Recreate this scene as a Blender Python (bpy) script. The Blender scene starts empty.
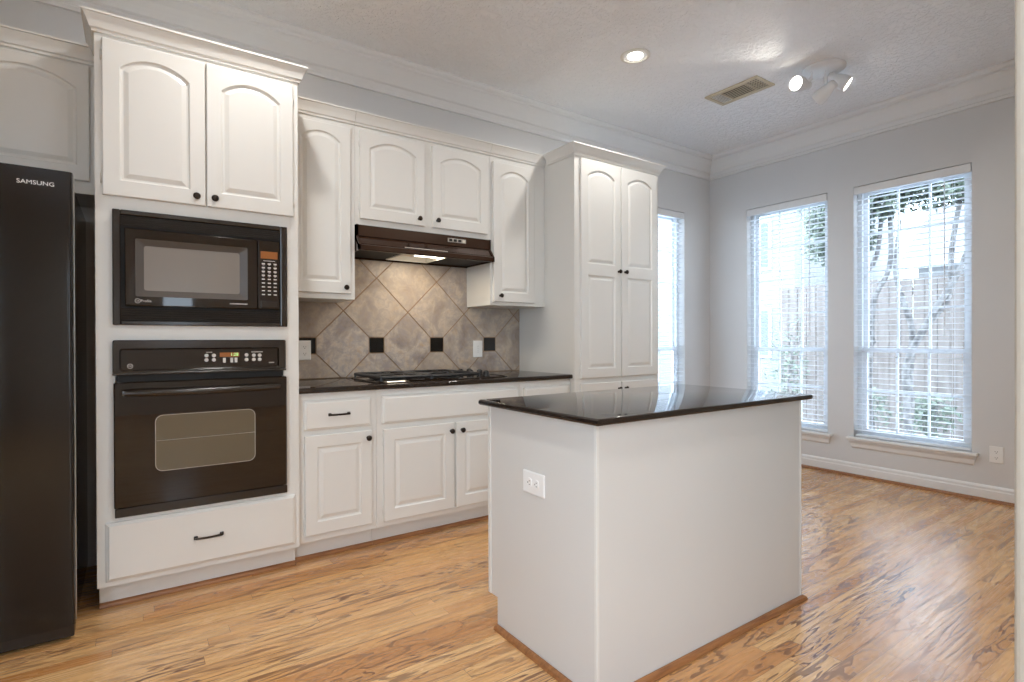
import bpy, bmesh, math, random
from mathutils import Vector, Matrix

# ------------------------------------------------------------------ camera, sky, exposure
sc = bpy.context.scene
COL = sc.collection
sc.view_settings.view_transform = 'Standard'
sc.view_settings.look = 'None'
sc.view_settings.gamma = 1.0
sc.view_settings.use_curve_mapping = False
sc.view_settings.exposure = 0.40
try:
    sc.cycles.max_bounces = 10
    sc.cycles.diffuse_bounces = 5
    sc.cycles.glossy_bounces = 4
    sc.cycles.transparent_max_bounces = 16
    sc.cycles.caustics_reflective = False
    sc.cycles.caustics_refractive = False
    sc.cycles.sample_clamp_indirect = 6.0
    sc.cycles.use_denoising = True
except Exception:
    pass

CAM_H = 1.16
F, YAW, PITCH, ROLL, CY = 546.39, 0.60736, -0.0039858, -0.0030297, 341.603
fw = Vector((math.sin(YAW), math.cos(YAW), 0)); rt = Vector((math.cos(YAW), -math.sin(YAW), 0)); up = Vector((0, 0, 1))
fw2 = fw * math.cos(PITCH) + up * math.sin(PITCH); up2 = up * math.cos(PITCH) - fw * math.sin(PITCH)
r2 = rt * math.cos(ROLL) + up2 * math.sin(ROLL); u2 = up2 * math.cos(ROLL) - rt * math.sin(ROLL)
cd = bpy.data.cameras.new('camera')
cam = bpy.data.objects.new('camera', cd); COL.objects.link(cam)
m = Matrix.Identity(4)
for i in range(3):
    m[i][0] = r2[i]; m[i][1] = u2[i]; m[i][2] = -fw2[i]
m[2][3] = CAM_H
cam.matrix_world = m
cd.sensor_width = 36; cd.lens = 36 * F / 1024; cd.shift_y = (CY - 341) / 1024
cd.clip_start = 0.05; cd.clip_end = 200
sc.camera = cam

SKY_STRENGTH = 7.2
CAN_POWER = 8.5
wd = bpy.data.worlds.new('overcast_sky'); sc.world = wd; wd.use_nodes = True
_n = wd.node_tree.nodes; _l = wd.node_tree.links
_bg = _n['Background']
_tc = _n.new('ShaderNodeTexCoord'); _sep = _n.new('ShaderNodeSeparateXYZ'); _rp = _n.new('ShaderNodeValToRGB')
_l.new(_tc.outputs['Generated'], _sep.inputs[0]); _l.new(_sep.outputs['Z'], _rp.inputs[0])
_rp.color_ramp.elements[0].color = (0.78, 0.89, 1.0, 1); _rp.color_ramp.elements[0].position = 0.0
_rp.color_ramp.elements[1].color = (0.62, 0.79, 1.0, 1); _rp.color_ramp.elements[1].position = 0.8
_l.new(_rp.outputs[0], _bg.inputs['Color']); _bg.inputs['Strength'].default_value = SKY_STRENGTH

# ------------------------------------------------------------------ helpers
def prop(o, label=None, cat=None, group=None, kind=None):
    if label: o['label'] = label
    if cat: o['category'] = cat
    if group: o['group'] = group
    if kind: o['kind'] = kind
    return o

OFF = {}
def thing(name, loc, label, cat, group=None):
    o = bpy.data.objects.new(name, None); o.empty_display_size = 0.05
    o.location = loc; COL.objects.link(o); OFF[o.name] = Vector(loc)
    return prop(o, label, cat, group)

def obj(name, bm, mat, parent=None, smooth=False, label=None, loc=None):
    me = bpy.data.meshes.new(name)
    off = OFF[parent.name] if parent is not None else (Vector(loc) if loc else Vector((0, 0, 0)))
    bmesh.ops.recalc_face_normals(bm, faces=bm.faces)
    for v in bm.verts: v.co -= off
    if smooth is True:
        for f in bm.faces: f.smooth = True
    bm.to_mesh(me); bm.free()
    o = bpy.data.objects.new(name, me); COL.objects.link(o)
    for mm in (mat if isinstance(mat, (list, tuple)) else [mat]): me.materials.append(mm)
    if parent is not None: o.parent = parent
    elif loc: o.location = loc
    if isinstance(smooth, (int, float)) and not isinstance(smooth, bool):
        bm2 = bmesh.new(); bm2.from_mesh(me)
        for f in bm2.faces: f.smooth = True
        for e in bm2.edges:
            if len(e.link_faces) == 2 and e.calc_face_angle(0) > math.radians(smooth): e.smooth = False
        bm2.to_mesh(me); bm2.free()
    OFF[o.name] = off
    if label: o['label'] = label
    return o

def struct(name, bm, mat, parent=None, smooth=False):
    o = obj(name, bm, mat, parent, smooth)
    if parent is None: o['kind'] = 'structure'
    return o

def copy_tree(o, parent=None):
    c = o.copy(); COL.objects.link(c)
    if parent is not None: c.parent = parent
    for ch in list(o.children): copy_tree(ch, c)
    return c

def NB(): return bmesh.new()

def box(bm, x0, x1, y0, y1, z0, z1, bev=0.0, seg=2, mi=0):
    x0, x1 = sorted((x0, x1)); y0, y1 = sorted((y0, y1)); z0, z1 = sorted((z0, z1))
    r = bmesh.ops.create_cube(bm, size=1.0)
    vs = r['verts']
    for v in vs:
        v.co = Vector((x0 + (v.co.x + .5) * (x1 - x0), y0 + (v.co.y + .5) * (y1 - y0), z0 + (v.co.z + .5) * (z1 - z0)))
    fs = set(f for v in vs for f in v.link_faces)
    for f in fs: f.material_index = mi
    if bev > 0:
        es = list(set(e for v in vs for e in v.link_edges))
        rr = bmesh.ops.bevel(bm, geom=es, offset=bev, segments=seg, affect='EDGES', profile=0.5)
        for f in rr['faces']: f.material_index = mi
    return bm

def tube(bm, pts, radii, seg=10, cap=True, mi=0):
    pts = [Vector(p) for p in pts]
    if not isinstance(radii, (list, tuple)): radii = [radii] * len(pts)
    rings = []; ref = None
    for i, p in enumerate(pts):
        d = (pts[min(i + 1, len(pts) - 1)] - pts[max(i - 1, 0)]).normalized()
        if ref is None:
            ref = Vector((0, 0, 1)) if abs(d.z) < .9 else Vector((1, 0, 0))
        a = d.cross(ref).normalized(); b = d.cross(a).normalized(); ref = -b if b.dot(ref) < 0 else b
        a = ref.cross(d).normalized()
        rings.append([bm.verts.new(p + (a * math.cos(t) + ref * math.sin(t)) * radii[i]) for t in [2 * math.pi * k / seg for k in range(seg)]])
    for i in range(len(rings) - 1):
        for k in range(seg):
            f = bm.faces.new((rings[i][k], rings[i][(k + 1) % seg], rings[i + 1][(k + 1) % seg], rings[i + 1][k])); f.material_index = mi
    if cap:
        bm.faces.new(rings[0]).material_index = mi; bm.faces.new(rings[-1]).material_index = mi
    return bm

def lathe(bm, origin, axis, prof, seg=24, mi=0):
    """prof: list of (r, h) along axis from origin"""
    o = Vector(origin); d = Vector(axis).normalized()
    ref = Vector((0, 0, 1)) if abs(d.z) < .9 else Vector((1, 0, 0))
    a = d.cross(ref).normalized(); b = d.cross(a)
    rings = []
    for r, h in prof:
        if r < 1e-6: rings.append([bm.verts.new(o + d * h)])
        else: rings.append([bm.verts.new(o + d * h + (a * math.cos(t) + b * math.sin(t)) * r) for t in [2 * math.pi * k / seg for k in range(seg)]])
    for i in range(len(rings) - 1):
        A, B = rings[i], rings[i + 1]
        for k in range(seg):
            k2 = (k + 1) % seg
            if len(A) == 1 and len(B) == 1: continue
            if len(A) == 1: f = bm.faces.new((A[0], B[k], B[k2]))
            elif len(B) == 1: f = bm.faces.new((A[k], A[k2], B[0]))
            else: f = bm.faces.new((A[k], A[k2], B[k2], B[k]))
            f.material_index = mi
    return bm

def sweep(bm, path, prof, closed=False):
    """path: xy points; prof: closed list of (out, z); out is to the right of travel"""
    P = [Vector((p[0], p[1])) for p in path]; n = len(P)
    rings = []
    for i in range(n):
        if closed: a = (P[i] - P[i - 1]).normalized(); b = (P[(i + 1) % n] - P[i]).normalized()
        else:
            b = (P[min(i + 1, n - 1)] - P[min(i, n - 2)]).normalized(); a = (P[max(i, 1)] - P[max(i - 1, 0)]).normalized()
        na = Vector((a.y, -a.x)); nb = Vector((b.y, -b.x))
        mm = na + nb; mm = mm / max(mm.dot(na), 1e-4) if mm.length > 1e-6 else na
        rings.append([bm.verts.new((P[i].x + mm.x * o, P[i].y + mm.y * o, z)) for o, z in prof])
    k = len(prof)
    for i in range(n if closed else n - 1):
        A, B = rings[i], rings[(i + 1) % n]
        for j in range(k):
            bm.faces.new((A[j], A[(j + 1) % k], B[(j + 1) % k], B[j]))
    if not closed:
        bm.faces.new(rings[0]); bm.faces.new(rings[-1])
    return bm

def prism(bm, poly, axis, a0, a1, mi=0):
    """extrude a 2D polygon along axis ('x': poly=(y,z), 'y': poly=(x,z), 'z': poly=(x,y))"""
    def P(u, v, w):
        return {'x': (w, u, v), 'y': (u, w, v), 'z': (u, v, w)}[axis]
    A = [bm.verts.new(P(u, v, a0)) for u, v in poly]; B = [bm.verts.new(P(u, v, a1)) for u, v in poly]
    n = len(poly)
    fs = [bm.faces.new(A), bm.faces.new(B)]
    for i in range(n): fs.append(bm.faces.new((A[i], A[(i + 1) % n], B[(i + 1) % n], B[i])))
    for f in fs: f.material_index = mi
    return bm

def rrect(x0, x1, z0, z1, r, seg=5):
    pts = []
    for cx, cz, a0 in ((x1 - r, z0 + r, -90), (x1 - r, z1 - r, 0), (x0 + r, z1 - r, 90), (x0 + r, z0 + r, 180)):
        for k in range(seg + 1):
            a = math.radians(a0 + 90 * k / seg); pts.append((cx + r * math.cos(a), cz + r * math.sin(a)))
    return pts

def ring_strip(bm, loops, cap=True, mi=0):
    """loops: lists of 3D points with equal counts, connected in turn; last one capped"""
    R = [[bm.verts.new(p) for p in lp] for lp in loops]
    n = len(R[0])
    for i in range(len(R) - 1):
        for k in range(n):
            f = bm.faces.new((R[i][k], R[i][(k + 1) % n], R[i + 1][(k + 1) % n], R[i + 1][k])); f.material_index = mi
    if cap: bm.faces.new(R[-1]).material_index = mi
    return bm

def text_obj(s, size, loc, rot, mat, name, parent, depth=0.0006, bold=0.0, xs=1.0):
    cu = bpy.data.curves.new('txt', 'FONT'); cu.body = s; cu.size = size; cu.extrude = depth; cu.align_x = 'CENTER'; cu.align_y = 'CENTER'; cu.offset = bold
    t = bpy.data.objects.new('txt', cu); COL.objects.link(t)
    dg = bpy.context.evaluated_depsgraph_get(); dg.update()
    me = bpy.data.meshes.new_from_object(t.evaluated_get(dg)); COL.objects.unlink(t); bpy.data.objects.remove(t)
    bm = NB(); bm.from_mesh(me); bpy.data.meshes.remove(me)
    M = Matrix.Translation(loc) @ rot.to_4x4() @ Matrix.Diagonal((xs, 1, 1, 1))
    bm.transform(M)
    return obj(name, bm, mat, parent)
ROT_FRONT = Matrix.Rotation(math.pi / 2, 3, 'X')      # text facing -y

# ------------------------------------------------------------------ materials
def mat(name, col, rough=0.5, metal=0.0, spec=0.5, coat=0.0, emit=None, estr=0.0):
    M = bpy.data.materials.new(name); M.use_nodes = True
    b = M.node_tree.nodes['Principled BSDF']
    b.inputs['Base Color'].default_value = (*col, 1); b.inputs['Roughness'].default_value = rough
    b.inputs['Metallic'].default_value = metal; b.inputs['Specular IOR Level'].default_value = spec
    b.inputs['Coat Weight'].default_value = coat; b.inputs['Coat Roughness'].default_value = 0.05
    if emit: b.inputs['Emission Color'].default_value = (*emit, 1); b.inputs['Emission Strength'].default_value = estr
    return M

class NT:
    def __init__(s, M): s.t = M.node_tree; s.n = s.t.nodes; s.l = s.t.links; s.b = s.n['Principled BSDF']
    def new(s, typ, **kw):
        x = s.n.new(typ)
        for k, v in kw.items():
            if k.startswith('i_'):
                key = k[2:]; key = int(key) if key.isdigit() else key.replace('_', ' ')
                if hasattr(v, 'is_output'): s.l.new(v, x.inputs[key])
                else: x.inputs[key].default_value = v
            else: setattr(x, k, v)
        return x
    def math(s, op, a, b=0.0, c=0.0):
        x = s.n.new('ShaderNodeMath'); x.operation = op
        for i, v in enumerate((a, b, c)):
            if hasattr(v, 'is_output'): s.l.new(v, x.inputs[i])
            else: x.inputs[i].default_value = v
        return x.outputs[0]
    def comb(s, a, b, c=0.0):
        x = s.n.new('ShaderNodeCombineXYZ')
        for i, v in enumerate((a, b, c)):
            if hasattr(v, 'is_output'): s.l.new(v, x.inputs[i])
            else: x.inputs[i].default_value = v
        return x.outputs[0]
    def ramp(s, v, stops):
        x = s.n.new('ShaderNodeValToRGB'); s.l.new(v, x.inputs[0])
        e = x.color_ramp.elements
        while len(e) < len(stops): e.new(0.5)
        for k, (p, c) in enumerate(stops):
            e[k].position = p; e[k].color = (*c, 1) if len(c) == 3 else c
        return x.outputs[0]
    def mix(s, f, a, b, mode='MIX'):
        x = s.n.new('ShaderNodeMix'); x.data_type = 'RGBA'; x.blend_type = mode
        for k, v in ((0, f), (6, a), (7, b)):
            if hasattr(v, 'is_output'): s.l.new(v, x.inputs[k])
            else: x.inputs[k].default_value = v if k == 0 else (*v, 1)
        return x.outputs[2]
    def coord(s, kind='Object'):
        return s.n.new('ShaderNodeTexCoord').outputs[kind]
    def noise(s, vec, scale, detail=2.0, rough=0.5, dist=0.0):
        x = s.n.new('ShaderNodeTexNoise'); s.l.new(vec, x.inputs['Vector'])
        x.inputs['Scale'].default_value = scale; x.inputs['Detail'].default_value = detail
        x.inputs['Roughness'].default_value = rough; x.inputs['Distortion'].default_value = dist
        return x.outputs[0]
    def bump(s, h, strength, dist=0.01):
        x = s.n.new('ShaderNodeBump'); s.l.new(h, x.inputs['Height'])
        x.inputs['Strength'].default_value = strength; x.inputs['Distance'].default_value = dist
        s.l.new(x.outputs[0], s.b.inputs['Normal'])

def painted(name, col, rough, bump=0.0, scale=300.0, dist=0.002):
    M = mat(name, col, rough); t = NT(M)
    co = t.coord()
    n = t.noise(co, 3.0, 3.0)
    t.l.new(t.mix(n, tuple(c * .975 for c in col), tuple(min(1, c * 1.02) for c in col)), t.b.inputs['Base Color'])
    if bump: t.bump(t.noise(co, scale, 2.0), bump, dist)
    return M

M_CAB = painted('cabinet_paint', (0.72, 0.705, 0.665), 0.28)
M_TRIM = painted('trim_paint', (0.76, 0.75, 0.735), 0.35)
M_WALL = painted('wall_paint', (0.65, 0.64, 0.63), 0.6, 0.12, 260, 0.002)
M_ISL = painted('island_paint', (0.645, 0.63, 0.60), 0.34)
M_TAN = painted('far_room_paint', (0.62, 0.56, 0.48), 0.6)

M_CEIL = mat('ceiling_texture_paint', (0.92, 0.92, 0.925), 0.8); t = NT(M_CEIL)
co = t.coord()
h = t.noise(co, 26.0, 4.0, 0.6, 0.6)
h2 = t.ramp(h, [(0.44, (0, 0, 0)), (0.56, (1, 1, 1))])
t.bump(h2, 0.62, 0.0135)

# oak strip floor, boards run along x
M_FLOOR = mat('oak_floor', (0.6, 0.4, 0.2), 0.3); t = NT(M_FLOOR)
W, LN = 0.062, 1.05
sp = t.new('ShaderNodeSeparateXYZ', i_0=t.coord()); X, Y = sp.outputs[0], sp.outputs[1]
yr = t.math('DIVIDE', Y, W); row = t.math('FLOOR', yr); fy = t.math('FRACT', yr)
wn = t.new('ShaderNodeTexWhiteNoise', noise_dimensions='1D', i_W=row)
xs = t.math('ADD', t.math('DIVIDE', X, LN), t.math('MULTIPLY', wn.outputs[0], 7.3)); colm = t.math('FLOOR', xs); fx = t.math('FRACT', xs)
wn2 = t.new('ShaderNodeTexWhiteNoise', noise_dimensions='2D', i_Vector=t.comb(row, colm))
R1 = wn2.outputs[0]; rc = t.new('ShaderNodeSeparateColor', i_0=wn2.outputs[1]); R2, R3 = rc.outputs[0], rc.outputs[1]
vec = t.comb(t.math('ADD', t.math('MULTIPLY', X, t.math('ADD', 0.8, t.math('MULTIPLY', t.math('POWER', R2, 3.0), 2.4))), t.math('MULTIPLY', R1, 41.0)), t.math('ADD', t.math('MULTIPLY', Y, t.math('ADD', 8.0, t.math('MULTIPLY', R3, 12.0))), t.math('MULTIPLY', R2, 23.0)), t.math('MULTIPLY', R3, 9.0))
n1 = t.noise(vec, 1.0, 3.0, 0.5, 0.12)
rings = t.math('FRACT', t.math('MULTIPLY', n1, 9.0))
cath = t.ramp(rings, [(0.0, (0.0, 0.0, 0.0)), (0.18, (0.0, 0.0, 0.0)), (0.36, (0.85, 0.85, 0.85)), (0.96, (1, 1, 1)), (1.0, (0.0, 0.0, 0.0))])
fine = t.noise(t.comb(t.math('MULTIPLY', X, 2.6), t.math('MULTIPLY', Y, 75.0), t.math('MULTIPLY', R1, 50.0)), 1.0, 3.0, 0.6)
finer = t.ramp(fine, [(0.36, (0.35, 0.35, 0.35)), (0.56, (1, 1, 1))])
amp = t.noise(t.comb(t.math('MULTIPLY', X, 1.2), t.math('MULTIPLY', Y, 3.0), R2), 1.0, 2.0)
base = t.ramp(R1, [(0.0, (0.66, 0.325, 0.115)), (0.35, (0.77, 0.43, 0.17)), (0.7, (0.84, 0.52, 0.235)), (1.0, (0.58, 0.265, 0.085))])
lineamt = t.math('MULTIPLY', t.ramp(amp, [(0.38, (0.12, 0.12, 0.12)), (0.52, (1, 1, 1))]), t.math('ADD', t.math('MULTIPLY', R3, 0.35), 0.62))
inv = t.math('SUBTRACT', 1.0, cath)
c1 = t.mix(t.math('MULTIPLY', inv, lineamt), base, (0.12, 0.040, 0.012))
c2 = t.mix(t.math('MULTIPLY', t.math('SUBTRACT', 1.0, finer), 0.6), c1, (0.34, 0.15, 0.05))
seam = t.math('MAXIMUM', t.math('LESS_THAN', fy, 0.018), t.math('LESS_THAN', fx, 0.0016))
c3 = t.mix(t.math('MULTIPLY', seam, 0.75), c2, (0.10, 0.045, 0.02))
t.l.new(c3, t.b.inputs['Base Color'])
rv = t.math('ADD', 0.26, t.math('MULTIPLY', inv, 0.1)); t.l.new(rv, t.b.inputs['Roughness'])
t.b.inputs['Specular IOR Level'].default_value = 0.6; t.b.inputs['Coat Weight'].default_value = 0.5; t.b.inputs['Coat Roughness'].default_value = 0.2
t.bump(t.math('ADD', t.math('MULTIPLY', cath, 0.3), t.math('MULTIPLY', t.math('SUBTRACT', 1.0, seam), 0.7)), 0.18, 0.002)

def wood(name, a, b, rough=0.35):
    M = mat(name, a, rough); t = NT(M)
    sp = t.new('ShaderNodeMapping', i_Vector=t.coord(), i_Scale=(4, 30, 30))
    n = t.noise(sp.outputs[0], 2.0, 4.0, 0.6, 0.4)
    t.l.new(t.ramp(n, [(0.3, a), (0.7, b)]), t.b.inputs['Base Color'])
    return M
M_SHOE = wood('stained_shoe_wood', (0.21, 0.083, 0.03), (0.38, 0.165, 0.06))
M_NICHE = wood('bare_cabinet_wood', (0.15, 0.09, 0.05), (0.25, 0.16, 0.09), 0.6)

M_GRANITE = mat('black_granite', (0.012, 0.010, 0.009), 0.045, 0, 0.6); t = NT(M_GRANITE)
v = t.new('ShaderNodeTexVoronoi', i_Vector=t.coord(), i_Scale=420.0)
s1 = t.ramp(t.noise(t.coord(), 260.0, 3.0), [(0.52, (0.014, 0.009, 0.007)), (0.64, (0.036, 0.024, 0.017)), (0.74, (0.065, 0.046, 0.034))])
t.l.new(s1, t.b.inputs['Base Color'])

# slate-look wall tile: each tile piece gets its own tint
M_TILE = mat('stone_tile', (0.4, 0.34, 0.28), 0.42); t = NT(M_TILE)
geo = t.new('ShaderNodeNewGeometry'); rnd = geo.outputs['Random Per Island']
co = t.coord(); shift = t.new('ShaderNodeVectorMath', operation='ADD', i_0=co, i_1=t.comb(t.math('MULTIPLY', rnd, 31.0), 0.0, t.math('MULTIPLY', rnd, 17.0))).outputs[0]
na = t.noise(shift, 5.5, 6.0, 0.62, 0.5); nb = t.noise(shift, 22.0, 5.0, 0.65, 0.8)
ca = t.ramp(na, [(0.30, (0.20, 0.155, 0.125)), (0.43, (0.38, 0.31, 0.255)), (0.55, (0.56, 0.475, 0.385)), (0.70, (0.46, 0.32, 0.20))])
cb = t.mix(t.math('MULTIPLY', t.ramp(nb, [(0.42, (0, 0, 0)), (0.60, (1, 1, 1))]), 0.62), ca, (0.31, 0.28, 0.29))
cc = t.mix(t.math('MULTIPLY', rnd, 0.45), cb, (0.44, 0.345, 0.25))
t.l.new(cc, t.b.inputs['Base Color']); t.bump(nb, 0.25, 0.004)
M_GROUT = painted('tan_grout', (0.30, 0.19, 0.105), 0.8)
M_ACCENT = mat('black_accent_tile', (0.006, 0.005, 0.005), 0.08)

M_BLACK = mat('black_appliance', (0.014, 0.008, 0.005), 0.16, 0, 0.55)
M_BGLASS = mat('black_glass', (0.013, 0.0068, 0.0035), 0.03, 0, 0.42)
M_FRIDGE = mat('black_fridge_enamel', (0.013, 0.010, 0.008), 0.11, 0, 0.35); t = NT(M_FRIDGE)
t.bump(t.noise(t.coord(), 90.0, 2.0), 0.03, 0.001)
M_BSATIN = mat('black_satin_metal', (0.020, 0.014, 0.010), 0.22, 0.0)
M_BEZEL = mat('dark_bezel', (0.075, 0.062, 0.052), 0.38, 0, 0.35)
M_LOUVER = mat('louver_slat', (0.035, 0.030, 0.027), 0.25, 0, 0.6)
M_SMOKE = mat('grey_smoked_screen', (0.22, 0.195, 0.17), 0.2, 0, 0.3)
M_OVENWIN = mat('oven_window_glass', (0.115, 0.095, 0.062), 0.08, 0, 0.55)
M_BRONZE = mat('oil_rubbed_bronze', (0.035, 0.026, 0.02), 0.28, 0.85)
M_BROWN = mat('brown_hood_enamel', (0.045, 0.021, 0.012), 0.14, 0.25, 0.6)
M_DARK = mat('dark_void', (0.008, 0.007, 0.006), 0.7)
M_IRON = mat('cast_iron', (0.014, 0.014, 0.015), 0.32)
M_CHROME = mat('brushed_metal', (0.55, 0.53, 0.50), 0.28, 0.9)
M_PRINT = mat('grey_print', (0.55, 0.53, 0.50), 0.5)
M_PLASTIC = mat('white_plastic', (0.82, 0.81, 0.79), 0.35)
M_SLOT = mat('socket_slot', (0.10, 0.09, 0.08), 0.6)
M_BLIND = mat('white_blind', (0.80, 0.82, 0.85), 0.45)
M_VINYL = mat('white_window_vinyl', (0.80, 0.82, 0.84), 0.35)
M_BRASSV = mat('beige_vent_enamel', (0.56, 0.48, 0.34), 0.4)
M_CREAM = mat('cream_enamel', (0.74, 0.71, 0.64), 0.45)
M_WHITEM = mat('white_lamp_enamel', (0.80, 0.80, 0.80), 0.35)
M_BULB = mat('lit_bulb', (1, 1, 1), 0.4, emit=(1.0, 0.96, 0.88), estr=9.0)
M_HOODLENS = mat('lit_hood_lens', (1, 1, 1), 0.4, emit=(1.0, 0.90, 0.74), estr=4.0)
M_AMBER = mat('amber_display', (0.10, 0.035, 0.01), 0.2, emit=(0.5, 0.16, 0.03), estr=0.25)
M_GREEN = mat('green_digits', (0.1, 0.3, 0.05), 0.3, emit=(0.45, 0.95, 0.35), estr=0.9)
M_SILVER = mat('silver_plate', (0.42, 0.39, 0.36), 0.35, 0.6)

M_GLASS = bpy.data.materials.new('window_glass'); M_GLASS.use_nodes = True
gn = M_GLASS.node_tree.nodes; gl = M_GLASS.node_tree.links
for x in list(gn):
    if x.type == 'BSDF_PRINCIPLED': gn.remove(x)
tr = gn.new('ShaderNodeBsdfTransparent'); tr.inputs[0].default_value = (0.95, 0.97, 0.98, 1); gs = gn.new('ShaderNodeBsdfGlossy'); gs.inputs['Roughness'].default_value = 0.02
fr = gn.new('ShaderNodeFresnel'); fr.inputs[0].default_value = 1.3
mx = gn.new('ShaderNodeMixShader'); gg = gn.new('ShaderNodeNewGeometry'); iv = gn.new('ShaderNodeMath'); iv.operation = 'SUBTRACT'; iv.inputs[0].default_value = 1.0; gl.new(gg.outputs['Backfacing'], iv.inputs[1]); ml = gn.new('ShaderNodeMath'); ml.operation = 'MULTIPLY'; gl.new(fr.outputs[0], ml.inputs[0]); gl.new(iv.outputs[0], ml.inputs[1]); gl.new(ml.outputs[0], mx.inputs[0]); gl.new(tr.outputs[0], mx.inputs[1]); gl.new(gs.outputs[0], mx.inputs[2])
gl.new(mx.outputs[0], gn['Material Output'].inputs[0])

M_FENCE = mat('weathered_fence_wood', (0.4, 0.33, 0.27), 0.8); t = NT(M_FENCE)
mp = t.new('ShaderNodeMapping', i_Vector=t.coord(), i_Scale=(20, 9, 1.2))
t.l.new(t.ramp(t.noise(mp.outputs[0], 2.0, 4.0), [(0.3, (0.16, 0.13, 0.112)), (0.7, (0.25, 0.212, 0.19))]), t.b.inputs['Base Color'])
M_BARK = mat('pale_bark', (0.3, 0.25, 0.2), 0.8); t = NT(M_BARK)
t.l.new(t.ramp(t.noise(t.coord(), 14.0, 4.0), [(0.35, (0.09, 0.08, 0.074)), (0.65, (0.26, 0.24, 0.225))]), t.b.inputs['Base Color'])
M_LEAF = mat('leaf_green', (0.2, 0.3, 0.1), 0.5); t = NT(M_LEAF)
gi = t.new('ShaderNodeNewGeometry').outputs['Random Per Island']
t.l.new(t.ramp(gi, [(0.0, (0.09, 0.115, 0.08)), (1.0, (0.24, 0.27, 0.20))]), t.b.inputs['Base Color'])
M_BOUNCE_GROUND = mat('pale_bounce_ground', (0.2, 0.28, 0.1), 0.9); t = NT(M_BOUNCE_GROUND)  # made-up pale ground, added to bounce daylight up onto the ceiling
t.l.new(t.ramp(t.noise(t.coord(), 8.0, 5.0), [(0.3, (0.58, 0.59, 0.60)), (0.7, (0.70, 0.71, 0.72))]), t.b.inputs['Base Color'])
M_SIDING = mat('grey_siding', (0.22, 0.215, 0.21), 0.7); t = NT(M_SIDING)
sz = t.new('ShaderNodeSeparateXYZ', i_0=t.coord()); t.bump(t.math('FRACT', t.math('MULTIPLY', sz.outputs[2], 6.0)), 0.6, 0.02)
M_BRICKR = painted('roof_shingle', (0.22, 0.20, 0.20), 0.9)
M_HTRIM = mat('house_trim', (0.5, 0.5, 0.5), 0.6)
M_HWIN = mat('house_window_glass', (0.10, 0.12, 0.15), 0.1)

# ------------------------------------------------------------------ room shell
XW, YB, CZ = 5.0, 3.54, 3.04
XL, YF = -1.35, -4.6
TH = 0.14
bm = NB(); box(bm, XL - TH, XW + TH, YF - TH, YB + TH, -0.06, 0.0); struct('floor', bm, M_FLOOR)
bm = NB(); box(bm, XL - TH, XW + TH, YF - TH, YB + TH, CZ, CZ + 0.1); struct('ceiling', bm, M_CEIL)

ZB, ZT = 0.33, 2.435                     # window opening sill and head
WR = [(2.352, 3.118), (1.352, 2.142)]    # openings in the right wall (y range)
WBX = (3.81, 4.585)                      # opening in the back wall (x range)
bm = NB()
ys = [0.0 - TH] + [v for p in sorted(WR) for v in p] + [YB + TH]
ys[0] = YF - TH
for i in range(0, len(ys), 2): box(bm, XW, XW + TH, ys[i], ys[i + 1], 0, CZ)
for a, b in WR:
    box(bm, XW, XW + TH, a, b, 0, ZB); box(bm, XW, XW + TH, a, b, ZT, CZ)
struct('wall_right', bm, M_WALL)
bm = NB()
box(bm, XL - TH, WBX[0], YB, YB + TH, 0, CZ); box(bm, WBX[1], XW, YB, YB + TH, 0, CZ)
box(bm, WBX[0], WBX[1], YB, YB + TH, 0, ZB); box(bm, WBX[0], WBX[1], YB, YB + TH, ZT, CZ)
struct('wall_back', bm, M_WALL)
FWX = (0.36, 0.86); FWX2 = (3.3, 4.7); LWY = (-3.6, 0.2); BZ0, BZ1 = 0.25, 2.5  # the wide openings are unseen, added to let in daylight fill
bm = NB(); box(bm, XL - TH, XL, YF - TH, LWY[0], 0, CZ); box(bm, XL - TH, XL, LWY[1], YB, 0, CZ); box(bm, XL - TH, XL, LWY[0], LWY[1], 0, BZ0); box(bm, XL - TH, XL, LWY[0], LWY[1], BZ1, CZ)
struct('wall_left', bm, M_TAN)
bm = NB()
box(bm, XL, FWX[0], YF - TH, YF, 0, CZ); box(bm, FWX[1], FWX2[0], YF - TH, YF, 0, CZ); box(bm, FWX2[1], XW, YF - TH, YF, 0, CZ)
box(bm, FWX[0], FWX[1], YF - TH, YF, 0, 1.3); box(bm, FWX[0], FWX[1], YF - TH, YF, 2.2, CZ)
box(bm, FWX2[0], FWX2[1], YF - TH, YF, 0, BZ0); box(bm, FWX2[0], FWX2[1], YF - TH, YF, BZ1, CZ)
struct('wall_front', bm, M_TAN)
bm = NB(); box(bm, 1.60, XW, 0.22, 0.36, 0, CZ, 0.012, 3); struct('wall_partition', bm, painted('beige_paint', (0.43, 0.385, 0.32), 0.6))

# crown moulding on the ceiling, baseboard, oak shoe
H = 0.215
CROWN = [(0, CZ - H), (0.016, CZ - H), (0.016, CZ - H + .02), (0.010, CZ - H + .028), (0.010, CZ - H + .062), (0.024, CZ - H + .07), (0.03, CZ - H + .085), (0.040, CZ - H + .105), (0.058, CZ - H + .135), (0.082, CZ - H + .158), (0.094, CZ - H + .165), (0.094, CZ - H + .18), (0.110, CZ - H + .188), (0.118, CZ - H + .20), (0.118, CZ), (0, CZ)]
bm = NB(); sweep(bm, [(XL, YB), (XW, YB), (XW, 0.36)], CROWN); struct('trim_1', bm, M_TRIM)
BASE = [(0, 0), (0.016, 0), (0.016, 0.075), (0.012, 0.082), (0.012, 0.098), (0.006, 0.108), (0, 0.112)]
SHOE = [(0, 0), (0.018, 0), (0.018, 0.006), (0.014, 0.014), (0.006, 0.019), (0, 0.02)]
bm = NB(); sweep(bm, [(3.392, YB), (XW, YB)], BASE); struct('baseboard_back', bm, M_TRIM)
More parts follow.
